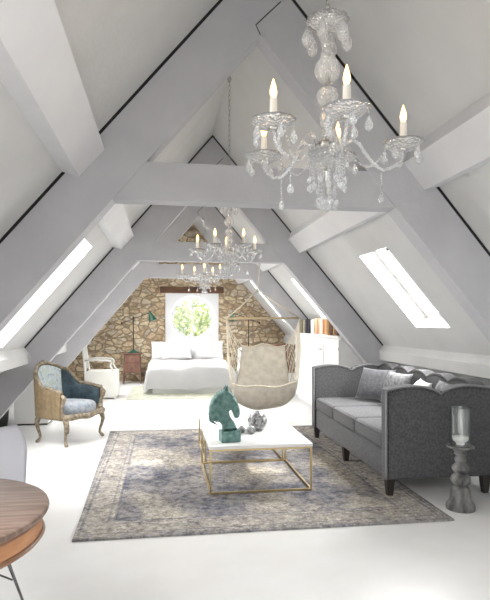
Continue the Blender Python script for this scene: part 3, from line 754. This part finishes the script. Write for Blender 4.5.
books = [  # y, thickness, height, depth, colour, label
 (7.42, .05, .20, .15, (.10, .05, .035), 'dark brown book at the near end of the cupboard top'),
 (7.49, .045, .22, .15, (.50, .45, .36), 'cream book second from the near end of the book row'),
 (7.60, .06, .21, .16, (.05, .045, .05), 'black book beside the cream one in the book row'),
 (7.69, .045, .24, .15, (.24, .10, .05), 'rust brown book between the black and the tan book'),
 (7.80, .05, .235, .15, (.42, .28, .15), 'tan leather book left of the rust brown one'),
 (7.93, .065, .25, .16, (.12, .06, .04), 'thick dark brown book in the near half of the row'),
 (8.06, .05, .25, .16, (.36, .20, .09), 'caramel book beside the thick dark brown one'),
 (8.19, .06, .27, .16, (.52, .40, .22), 'golden tan book in the middle of the book row'),
 (8.34, .06, .26, .16, (.30, .12, .06), 'red-brown book left of the golden tan one'),
 (8.50, .07, .25, .17, (.55, .47, .38), 'thick pale beige book in the middle of the book row'),
 (8.66, .06, .27, .16, (.32, .17, .10), 'chestnut brown book beyond the pale beige one'),
 (8.84, .07, .26, .16, (.40, .24, .15), 'light brown book before the white book'),
 (9.02, .08, .24, .16, (.70, .66, .62), 'white book near the far end of the row'),
 (9.20, .08, .27, .17, (.03, .03, .04), 'black tall book left of the white one'),
 (9.38, .08, .28, .17, (.05, .05, .07), 'blue-black tall book near the far end of the row'),
 (9.54, .07, .24, .16, (.48, .43, .32), 'greenish beige book next to the last one'),
 (9.68, .07, .26, .16, (.22, .20, .10), 'olive brown book at the far end of the cupboard top')]
for i, (y, th, h_, dp, c, lb) in enumerate(books):
    h_ = min(h_, .25); T = thing('book', lb, 'book', (CX+.075, y, CH+.0005), 0, 'books on the white cupboard')
    if i % 4 == 3: T.rotation_euler = (R(5), 0, 0); T.location.z += .003
    m = mat('book_cloth', c, .7, var=tuple(min(1, q*1.3) for q in c), scale=20)
    bm = nb(); bx(bm, 0, dp, -th/2, -th/2+.004, 0, h_); bx(bm, 0, dp, th/2-.004, th/2, 0, h_); bx(bm, -.004, .001, -th/2, th/2, 0, h_, .001, 1)
    for z in (.05, h_-.05): bx(bm, -.006, -.003, -th/2, th/2, z-.004, z+.004)
    obj('cover', bm, m, T)
    bm = nb(); bx(bm, .001, dp-.006, -th/2+.0042, th/2-.0042, .004, h_-.005); obj('pages', bm, 'paper', T)

# small brown chest against the far wall at right
T = thing('chest', 'small reddish brown wooden chest against the stone wall, seen between hanging chair and white cupboard', 'chest', (2.72, 12.55, 0))
bm = nb(); bx(bm, -.35, .35, -.22, .22, .22, .88, .01); obj('body', bm, 'oldwood', T)
bm = nb(); bx(bm, -.37, .37, -.24, .24, .02, .22, .005); obj('base', bm, 'white', T, label='white painted base of the chest')
bm = nb(); bx(bm, -.33, -.01, -.235, -.221, .26, .84, .003); obj('door', bm, 'oldwood', T)
bm = nb(); bx(bm, .01, .33, -.235, -.221, .26, .84, .003); obj('door', bm, 'oldwood', T)
for o in kids(T): pass
for x, nm in ((-2.15, 'a'),): pass

# low white cupboard along the left
T = thing('low_cupboard', 'low white cupboard under the left slope, behind the armchair', 'cabinet', (-1.55, 7.74, 0))
bm = nb(); bx(bm, -.44, 0, 0, .62, .02, .70, .004); obj('body', bm, 'white', T)
bm = nb(); bx(bm, -.43, -.01, -.004, .6, 0, .02); obj('base', bm, 'black_metal', T, label='thin black strip standing in for the shadow under the cupboard')  # black strip paints the shadow line where the cupboard meets the floor
bm = nb(); bx(bm, -.46, .02, -.012, .63, .70, .72, .004); obj('top', bm, 'white', T)
bm = nb(); bx(bm, 0, .014, .02, .60, .05, .68, .003); dr = obj('door', bm, 'white', T)
bm = nb(); uvs(bm, .012, (.024, .08, .40)); obj('knob', bm, 'steel', dr, smooth=True)
# dark things beside it
T = thing('storage_basket', 'dark woven basket half hidden under the left roof beam, left of the low cupboard', 'basket', (-2.17, 7.72, 0))
bm = nb(); lathe(bm, [(0, 0), (.10, 0), (.115, .12), (.12, .24), (.112, .245), (.105, .12), (.09, .012), (0, .012)], 20, wave=lambda t, r, z: .02*math.sin(12*t+z*60)); obj('basket_body', bm, 'black_metal', T, smooth=True)
bm = nb(); tube(bm, [(.1*math.cos(a), 0, .235+.1*math.sin(a)) for a in [PI*k/10 for k in range(11)]], .007, 6); obj('handle', bm, 'black_metal', T, smooth=True)

# ------------------------------------------------------------------ bed
B_ = thing('bed', 'low white double bed with rumpled duvet under the round window', 'bed', (.56, 10.62, 0))
bw = .80; BLn = 2.25
bm = nb(); bx(bm, -bw+.04, bw-.04, .06, BLn, .0105, .13, .01); obj('bed_base', bm, 'white', B_)
bm = nb(); bx(bm, -bw+.01, bw-.01, .03, BLn, .135, .40, .04, 3); obj('mattress', bm, 'linen', B_, smooth='auto')
bm = nb(); nu, nv = 44, 48
def duv(u, v):
    X = -1+2*u; s_ = X*(bw+.47)          # unrolled width
    yv = -.42+ v*(BLn*.80+.42)
    rnd = lambda a, b: .018*math.sin(a*7+b*3.1)+.012*math.sin(a*15-b*9+1)+.01*math.sin(b*17+a*5)
    topz = .47+.045*math.sin(PI*u)+rnd(X, yv)+ (.05*math.exp(-((yv-1.55+.15*X)/.12)**2))
    x, z = s_, topz
    eb = bw+.03
    if abs(s_) > eb-.05:
        ov = abs(s_)-(eb-.05); x = math.copysign(eb-.05+.07*math.sin(min(1, ov/.1)*PI/2)+.16*ov+.022*math.sin(yv*13), s_); z = topz-max(0, ov-.02)*1.02
    y = yv
    if yv < 0: y = -.045*math.sin(min(1, -yv/.08)*PI/2)-.02*math.sin(s_*11)*(-yv); z = z-max(0, -yv-.02)*1.0
    return Vector((x, y, max(.055, z)))
grid_surf(bm, duv, nu, nv)
bmesh.ops.solidify(bm, geom=list(bm.faces), thickness=.012)
o = obj('duvet', bm, 'linen', B_, smooth=True)
bm = nb(); bx(bm, -bw-.02, bw+.02, BLn, BLn+.08, .0105, .86, .02, 3); obj('headboard', bm, 'white', B_, smooth='auto')
def bedpil(x, y, z, w_, h_, lean, label, rz=0):
    bm = nb(); pillow(bm, w_, h_, .2, Matrix(), pinch=.07); o = obj('bed_pillow', bm, 'linen', smooth=True)
    o.location = (x, y, z); o.rotation_euler = (R(lean), 0, R(rz)); tag(o, label, 'pillow', 'white pillows at the head of the bed'); return o
bedpil(.10, 12.62, .74, .74, .46, 68, 'white pillow at the left of the bed head, below the round window')
bedpil(1.02, 12.62, .74, .74, .46, 68, 'white pillow at the right of the bed head')
bedpil(.30, 12.34, .73, .66, .40, 48, 'small white pillow lying in front of the left bed pillow', 4)
# pouf / folded blanket at right of bed
T = thing('side_chair', 'white cloth-covered chair at the right of the bed, half hidden by the hanging chair', 'chair', (1.82, 11.6, 0))
bm = nb(); box(bm, Vector((0, 0, .23)), (.46, .46, .44), None, .06, 4)
for v in bm.verts: v.co.x += .012*math.sin(v.co.z*20+v.co.y*9)
obj('seat', bm, 'linen', T, smooth=True)
bm = nb(); box(bm, Vector((0, .2, .62)), (.42, .07, .42), None, .03, 3); obj('backrest', bm, 'linen', T, smooth=True)

# nightstands & swing-arm lamps
def nightstand(x, y, label):
    T = thing('nightstand', label, 'nightstand', (x, y, 0), group='wooden nightstands beside the bed')
    bm = nb(); bx(bm, -.21, .21, -.17, .17, .67, .695, .004); obj('top', bm, 'oldwood', T)
    bm = nb(); bx(bm, -.175, .175, -.14, .14, .25, .67, .004); obj('body', bm, 'oldwood', T)
    for z in (.36, .57):
        bm = nb(); bx(bm, -.155, .155, -.152, -.141, z-.085, z+.085, .003); d = obj('drawer', bm, 'oldwood', T)
        bm = nb(); uvs(bm, .013, (0, -.162, z)); obj('knob', bm, 'black_metal', d, smooth=True)
    for sx in (-1, 1):
        for sy in (-1, 1):
            bm = nb(); tube(bm, [(sx*.165, sy*.125, .67), (sx*.175, sy*.135, .30), (sx*.195, sy*.15, 0)], [.018, .018, .014], 6); obj('leg', bm, 'oldwood', T)
    return T
nightstand(-.69, 12.70, 'old reddish wooden nightstand with drawers left of the bed')
nightstand(1.98, 12.70, 'old reddish wooden nightstand right of the bed, behind the hanging chair')
def swing_lamp(x, y, mir, label):
    T = thing('table_lamp', label, 'lamp', (x, y, .6955), group='green swing-arm lamps on the nightstands')
    bm = nb(); lathe(bm, [(0, 0), (.13, 0), (.13, .012), (.09, .03), (.05, .05), (.022, .075), (0, .075)], 20); obj('base', bm, 'green_metal', T, smooth='auto')
    bm = nb(); tube(bm, [(0, 0, .07), (0, 0, .80)], .011, 8); uvs(bm, .025, (0, 0, .80)); obj('pole', bm, 'black_metal', T, smooth=True)
    bm = nb(); tube(bm, [(-mir*.26, 0, .68), (mir*.36, 0, .915)], .008, 8); uvs(bm, .022, (-mir*.26, 0, .68)); obj('arm', bm, 'black_metal', T, smooth=True)
    bm = nb(); prof = [(.018, .06), (.022, .03), (.035, .0), (.06, -.07), (.095, -.16), (.10, -.17), (.092, -.165), (.055, -.07), (.03, 0), (.012, .02)]
    lathe(bm, prof, 20); o = obj('shade', bm, 'green_metal', T, smooth=True, loc=(mir*.38, 0, .90), rot=(0, -mir*R(22), 0), label='dark green cone shade')
    bm = nb(); uvs(bm, .028, (0, 0, -.07)); obj('bulb', bm, 'wax', o, smooth=True)
swing_lamp(-.67, 12.72, 1, 'black and green swing-arm lamp on the nightstand left of the bed')
swing_lamp(2.0, 12.72, -1, 'black and green swing-arm lamp on the nightstand right of the bed')

# ------------------------------------------------------------------ white armchair far left
T = thing('slipcovered_armchair', 'cream painted open armchair with white skirted seat near the stone wall, left of the bed', 'armchair', (-1.12, 10.42, 0), R(0))
bm = nb(); bx(bm, -.26, .29, -.27, .27, .02, .50, .02, 3)
for v in bm.verts:
    if v.co.z < .3: v.co.x += .01*math.sin(v.co.y*30); v.co.y += .01*math.sin(v.co.x*28)
obj('skirted_seat', bm, 'cream_paint', T, smooth='auto')
for sy in (-1, 1):
    bm = nb(); tube(bm, [(-.26, sy*.25, 0), (-.27, sy*.25, .5), (-.33, sy*.24, 1.02)], [.02, .022, .018], 8); obj('back_post', bm, 'cream_paint', T, smooth=True)
    bm = nb(); tube(bm, [(-.28, sy*.25, .70), (-.1, sy*.27, .715), (.1, sy*.275, .70), (.17, sy*.275, .69), (.19, sy*.27, .66), (.17, sy*.27, .60), (.22, sy*.26, .52), (.26, sy*.255, .48)], .019, 8); obj('armrest', bm, 'cream_paint', T, smooth=True)
    bm = nb(); tube(bm, [(.26, sy*.245, .5), (.26, sy*.245, 0)], [.022, .018], 8); obj('front_leg', bm, 'cream_paint', T, smooth=True)
for k in range(4):
    bm = nb(); y = -.15+.1*k; tube(bm, [(-.275, y, .54), (-.33, y, .98)], .011, 6); obj('back_spindle', bm, 'cream_paint', T, smooth=True)
bm = nb(); tube(bm, [(-.335, -.26, 1.0), (-.345, 0, 1.04), (-.335, .26, 1.0)], .022, 8); obj('top_rail', bm, 'cream_paint', T, smooth=True)

# ------------------------------------------------------------------ hanging chair
HX, HY, HZ = 1.29, 7.23, 2.195
Hc = thing('hanging_chair', 'cream canvas and rope hanging chair on a wooden spreader bar, behind the coffee tables', 'hanging chair', (HX, HY, HZ))
def L_(x, y, z): return Vector((x-HX, y-HY, z-HZ))
b0 = L_(.835, 7.19, 1.445); b1 = L_(1.845, 7.27, 1.455); hp = L_(HX-.03, HY, 1.83)
bm = nb(); tube(bm, [b0, b0.lerp(b1, .5), b1], .015, 8); obj('spreader_bar', bm, 'bar_wood', Hc, smooth=True)
bm = nb(); tube(bm, [Vector((0, 0, -.001)), hp], .008, 6); obj('hanging_rope', bm, 'rope', Hc, smooth=True)
bm = nb(); tube(bm, [hp+Vector((.018*math.cos(a), 0, .018*math.sin(a))) for a in [2*PI*k/12 for k in range(12)]], .004, 5, closed=True); obj('hook_ring', bm, 'steel', Hc, smooth=True)
for e in (b0, b1):
    for dy in (-.02, .02):
        bm = nb(); tube(bm, [hp, hp.lerp(e, .5)+Vector((0, dy, -.01)), e+Vector((0, dy, 0))], .007, 6); obj('bridle_rope', bm, 'rope', Hc, smooth=True)
# sling: profile from the top of the back, down, under the seat and up to the front lip
PR = [(.30, 1.07, .31), (.31, .92, .315), (.32, .75, .33), (.30, .58, .35), (.24, .42, .37), (.12, .29, .385), (-.03, .235, .395), (-.18, .26, .40), (-.28, .34, .41), (-.34, .48, .42), (-.36, .62, .425)]
def smoothp(v):
    f = v*(len(PR)-1); i = min(int(f), len(PR)-2); t = f-i; g_ = lambda k: Vector(PR[max(0, min(len(PR)-1, k))])
    p0, p1, p2, p3 = g_(i-1), g_(i), g_(i+1), g_(i+2)
    return .5*((2*p1)+(p2-p0)*t+(2*p0-5*p1+4*p2-p3)*t*t+(3*p1-3*p2+p3-p0)*t**3)
def sling(u, v):
    P = smoothp(v); X = -1+2*u; lift = (.16*abs(X)**3)*math.sin(PI*min(1, v*1.0))**.7
    y = P.x; x = X*P.z*(1-.0*v); z = P.y+lift
    if v < .2: z += (.2-v)/.2*(-.035*(1-math.cos(X*PI*1.0))*0+.02*math.cos(X*PI*1.5))
    if v > .9: z -= (v-.9)/.1*.05*(1-X*X)
    return L_(1.30+x+(.10 if v < .3 else .10*max(0, 1-(v-.3)/.4))*1.0, HY+y, z+.012*math.sin(X*6+v*9)*v)
bm = nb(); grid_surf(bm, sling, 26, 40); bmesh.ops.solidify(bm, geom=list(bm.faces), thickness=.01)
obj('canvas_sling', bm, 'canvas', Hc, smooth=True)
bm = nb(); tube(bm, [sling(k/24, 0) for k in range(25)], .011, 6); obj('back_hem_rope', bm, 'rope', Hc, smooth=True)
bm = nb(); tube(bm, [sling(k/24, 1) for k in range(25)], .011, 6); obj('front_hem_rope', bm, 'rope', Hc, smooth=True)
for s_, e in ((0, b0), (1, b1)):
    for k in range(10):
        v = k/9; a = sling(s_, v); m_ = a.lerp(e, .5)+Vector(((-1 if s_ == 0 else 1)*.03, 0, -.02))
        bm = nb(); tube(bm, [a, m_, e+Vector((0, (k-4.5)*.004, -.01))], .0055, 5); obj('side_rope', bm, 'rope', Hc, smooth=True)
    bm = nb()                      # knotted net between the side ropes
    for j in range(1, 6):
        pts = []
        for k in range(10):
            v = k/9; a = sling(s_, v); m_ = a.lerp(e, .5)+Vector(((-1 if s_ == 0 else 1)*.03, 0, -.02)); f = j*.085
            p = a*(1-f)**2+m_*2*f*(1-f)+(e)*f*f; pts.append(p+Vector((0, 0, .018*(1 if k % 2 else -1))))
        tube(bm, pts, .0045, 4)
    obj('macrame_net', bm, 'rope', Hc, smooth=True)

# ------------------------------------------------------------------ round table and moulded chair
RT = thing('round_table', 'round wooden table with weathered plank top and orange apron at the lower left corner', 'table', (-.86, 2.02, 0))
rr = .452
bm = nb(); lathe(bm, [(0, .742), (rr-.012, .742), (rr-.003, .738), (rr, .730), (rr-.002, .722), (rr-.012, .716), (0, .716)], 72); 
top_o = obj('tabletop', bm, 'plank_top', RT, smooth='auto')
bm = nb(); lathe(bm, [(rr-.03, .7155), (rr+.0005-.02, .7155), (rr-.018, .705), (rr-.022, .70), (rr-.03, .70)], 72); obj('edge_moulding', bm, 'edge_wood', RT, smooth='auto')
bm = nb(); lathe(bm, [(rr-.05, .70), (rr-.024, .70), (rr-.024, .650), (rr-.05, .650)], 72); obj('apron', bm, 'apron_wood', RT, smooth='auto')
bm = nb(); lathe(bm, [(rr-.05, .6495), (rr-.02, .6495), (rr-.014, .641), (rr-.02, .633), (rr-.05, .633)], 72); obj('lower_moulding', bm, 'edge_wood', RT, smooth='auto')
bm = nb(); lathe(bm, [(0, .70), (.12, .70), (.10, .66), (.05, .60), (.045, .45), (.06, .35), (.05, .22), (.075, .12), (.16, .05), (.20, .02), (.20, 0), (0, 0)], 24); obj('pedestal', bm, 'apron_wood', RT, smooth='auto')

CHR = thing('moulded_chair', 'pale lilac-white moulded shell chair with wire legs behind the round table', 'chair', (-.905, 2.66, 0), R(-92))
bm = nb()
def shellc(u, v):                       # v 0 front of seat .. 1 top of back ; local +x front
    X = -1+2*u
    if v < .5: f = v/.5; x = .22-.40*f; z = .435-.02*math.sin(PI*f)+.035*X*X*f
    else: f = (v-.5)/.5; a = f*PI/2*.92; x = -.18-.07*math.sin(a)-.05*f; z = .435+.035*X*X+.42*f+.0
    wd = .235*(1-.10*abs(v-.5)*1) if v < .8 else .235*.97*math.sqrt(max(0.02, 1-((v-.8)/.215)**2.2*.55))
    x += .07*X*X*(1 if v > .5 else v*1.2)
    if v < .1: z -= .02*(1-v/.1)
    return Vector((x, X*wd, z))
grid_surf(bm, shellc, 20, 36); bmesh.ops.solidify(bm, geom=list(bm.faces), thickness=.008); obj('seat_shell', bm, 'plastic', CHR, smooth=True)
for sx in (-1, 1):
    for sy in (-1, 1):
        bm = nb(); tube(bm, [(sx*.09-.01, sy*.10, .415), (sx*.21-.01, sy*.20, .004)], .006, 6); tube(bm, [(sx*.03-.01, sy*.14, .415), (sx*.21-.01, sy*.20, .004)], .006, 6); obj('wire_leg', bm, 'chrome', CHR, smooth=True)
bm = nb()
for a, b in (((-.17, -.165), (.15, .165)), ((-.17, .165), (.15, -.165))):
    tube(bm, [(a[0], a[1], .13), ((a[0]+b[0])/2, 0, .30), (b[0], b[1], .13)], .005, 6)
obj('wire_brace', bm, 'chrome', CHR, smooth=True)

# ------------------------------------------------------------------ chandeliers
def petal(t, r, z): return .08*abs(math.sin(5*t))
def make_chandelier(loc, chain, label, angs):
    # local origin at hub height; flames at +.30
    C_ = thing('chandelier', label, 'chandelier', loc, group='crystal chandeliers along the ridge')
    # chain
    nl = int(chain/.05); bm = nb()
    for k in range(nl):
        z = .58+.05*k; rot = Matrix.Rotation(PI/2*(k % 2), 4, 'Z')
        pts = [rot @ Vector((.011*math.cos(a), 0, .03*math.sin(a))) + Vector((0, 0, z)) for a in [2*PI*q/10 for q in range(10)]]
        tube(bm, pts, .0028, 5, closed=True)
    obj('chain', bm, 'steel', C_, smooth=True)
    bm = nb(); lathe(bm, [(0, .57+chain+.0), (.03, .57+chain), (.034, .555+chain), (.016, .52+chain), (.006, .50+chain), (0, .495+chain)], 14); obj('ceiling_hook', bm, 'steel', C_, smooth=True)
    # stem
    bm = nb(); lathe(bm, [(.0, -.16), (.012, -.15), (.008, .0), (.008, .54), (.012, .56), (0, .57)], 10); obj('stem_rod', bm, 'steel', C_, smooth=True)
    for nm, pr in (('stem_ball', [(.009, .205), (.03, .21), (.042, .228), (.044, .245), (.038, .262), (.02, .275), (.012, .28)]),
                   ('stem_vase', [(.012, .29), (.024, .295), (.045, .315), (.052, .34), (.048, .365), (.03, .39), (.022, .43), (.034, .46), (.012, .48)]),
                   ('stem_column', [(.012, .06), (.034, .07), (.028, .09), (.022, .11), (.03, .135), (.036, .155), (.03, .17), (.018, .185), (.026, .195), (.012, .20)]),
                   ('hub_bowl', [(.0, -.06), (.02, -.055), (.05, -.035), (.072, -.005), (.078, .02), (.072, .024), (.06, .03), (.03, .05), (.009, .06)])):
        bm = nb(); lathe(bm, pr, 20, wave=lambda t, r, z: .05*math.sin(10*t)); obj(nm, bm, 'crystal', C_, smooth=True)
    bm = nb(); lathe(bm, [(.01, .03), (.045, .032), (.05, .045), (.04, .055), (.01, .06)], 16); obj('hub_plate', bm, 'steel', C_, smooth=True)
    # crown
    bm = nb(); lathe(bm, [(.012, .49), (.035, .495), (.06, .51), (.082, .54), (.078, .545), (.056, .517), (.032, .502), (.012, .50)], 40, wave=petal); crown = obj('crown_bowl', bm, 'crystal', C_, smooth=True)
    # drop prototypes
    def drop_bm(s=1):
        bm = nb(); lathe(bm, [(0, .0), (.004*s, -.004*s), (.012*s, -.022*s), (.015*s, -.034*s), (.011*s, -.046*s), (0, -.056*s)], 6, (0, 0, -.026)); tube(bm, [(0, 0, 0), (0, 0, -.027)], .0014, 4); lathe(bm, [(0, -.008), (.005, -.013), (0, -.018)], 6); return bm
    def strand_bm(n, s=1, end=1.0):
        bm = nb(); z = 0
        for k in range(n): lathe(bm, [(0, z), (.0058*s, z-.006*s), (0, z-.012*s)], 6); z -= .0125*s
        lathe(bm, [(0, z), (.005*end, z-.006*end), (.011*end, z-.018*end), (.009*end, z-.028*end), (0, z-.036*end)], 6); return bm
    dp = [None]
    def drop(parent, p, s=1):
        o = obj('crystal_drop', drop_bm(s), 'crystal', parent, loc=p, rot=(0, 0, random.uniform(0, 3))); return o
    for k in range(6):
        a = 2*PI*k/6; drop(crown, (.081*math.cos(a), .081*math.sin(a), .538), 1.6)
    # arms
    ar = .285
    for i, (a, rr_) in enumerate(angs):
        d = Vector((math.cos(a), math.sin(a), 0)); bm = nb()
        P = [(.055, .035), (.075, .07), (.095, .078), (.115, .065), (.14, .025), (.17, -.015), (.205, -.035), (.24, -.027), (.27, 0.0), (.282, .025), (.285, .05), (.285, .063)]
        P = [(r*rr_/.285, z) for r, z in P]
        tube(bm, [d*r+Vector((0, 0, z)) for r, z in P], [.0085]*3+[.0075]*9, 8); arm = obj('arm', bm, 'crystal', C_, smooth=True)
        e = d*rr_
        bm = nb(); lathe(bm, [(.008, .055), (.03, .056), (.055, .062), (.072, .076), (.079, .086), (.073, .083), (.05, .068), (.022, .064), (.008, .064)], 40, (e.x, e.y, 0), wave=petal); obj('drip_pan', bm, 'crystal', arm, smooth=True)
        bm = nb(); lathe(bm, [(.006, .047), (.018, .051), (.02, .059), (.012, .065), (.006, .065)], 12, (e.x, e.y, 0)); obj('arm_ferrule', bm, 'steel', arm, smooth=True)
        bm = nb(); lathe(bm, [(0, .068), (.019, .068), (.021, .085), (.0145, .095), (.0135, .165), (.0, .167)], 14, (e.x, e.y, 0)); obj('candle_sleeve', bm, 'candle_tube', arm, smooth='auto')
        bm = nb(); lathe(bm, [(0, .167), (.008, .169), (.0125, .182), (.0135, .192), (.010, .209), (.005, .226), (0, .24)], 12, (e.x, e.y, 0)); obj('flame_bulb', bm, 'flame', arm, smooth=True, label='glowing flame-shaped bulb')
        d_ = bpy.data.lights.new('bulb_light', 'POINT'); d_.energy = 1.2; d_.color = (1, .72, .42); d_.shadow_soft_size = .012
        lo = bpy.data.objects.new('bulb_light', d_); COL.objects.link(lo); lo.parent = arm; lo.location = (e.x, e.y, .262)
        for k in range(5):
            b_ = 2*PI*k/5+a; drop(arm, (e.x+.075*math.cos(b_), e.y+.075*math.sin(b_), .080), 1.0)
        o = obj('bead_strand', strand_bm(8, .9, 1.2), 'crystal', arm, loc=(d*(.20*rr_/.285)+Vector((0, 0, -.042))))
        # swag of beads from the pan to the hub
        bm = nb()
        for k in range(22):
            f = k/21; p = (e*.80).lerp(d*.07, f); z = .08+(.055-.08)*f-.10*math.sin(PI*f)**.9*(1 if True else 0)+.0
            uvs(bm, .0042, (p.x+d.y*.02*math.sin(PI*f), p.y-d.x*.02*math.sin(PI*f), z), u=6, v=4)
        obj('bead_swag', bm, 'crystal', arm)
    # hanging curtain under the hub
    for k in range(14):
        a = 2*PI*k/14; n = 6 if k % 2 else 8
        obj('bead_strand', strand_bm(n, 1.05, 1.15), 'crystal', C_, loc=(.070*math.cos(a), .070*math.sin(a), .005))
    for k in range(7):
        a = 2*PI*k/7+.2; obj('bead_strand', strand_bm(9, 1.05, 1.3), 'crystal', C_, loc=(.035*math.cos(a), .035*math.sin(a), -.04))
    bm = nb(); lathe(bm, [(0, -.16), (.012, -.165), (.022, -.185), (.018, -.205), (0, -.222)], 10); obj('finial', bm, 'crystal', C_, smooth=True)
    return C_
yaw = -math.atan(82/545)
CA = [(R(q)+yaw, r) for q, r in ((-84.6, .275), (-144, .275), (14, .335), (134, .35), (72, .285))]
c1 = make_chandelier((.645, 2.09, 2.055), HR-.055-2.055-.52, 'largest, nearest crystal chandelier with five lit candle bulbs, in front of the nearest truss', CA)
c2 = copy_tree(c1); c2.location = (.655, 5.4, 2.055); c2.rotation_euler.z = .45
c2['label'] = 'middle crystal chandelier hanging just beyond the nearest truss'
c3 = copy_tree(c1); c3.location = (.645, 8.53, 2.055); c3.rotation_euler.z = 1.0
c3['label'] = 'farthest crystal chandelier hanging in front of the stone wall and round window'
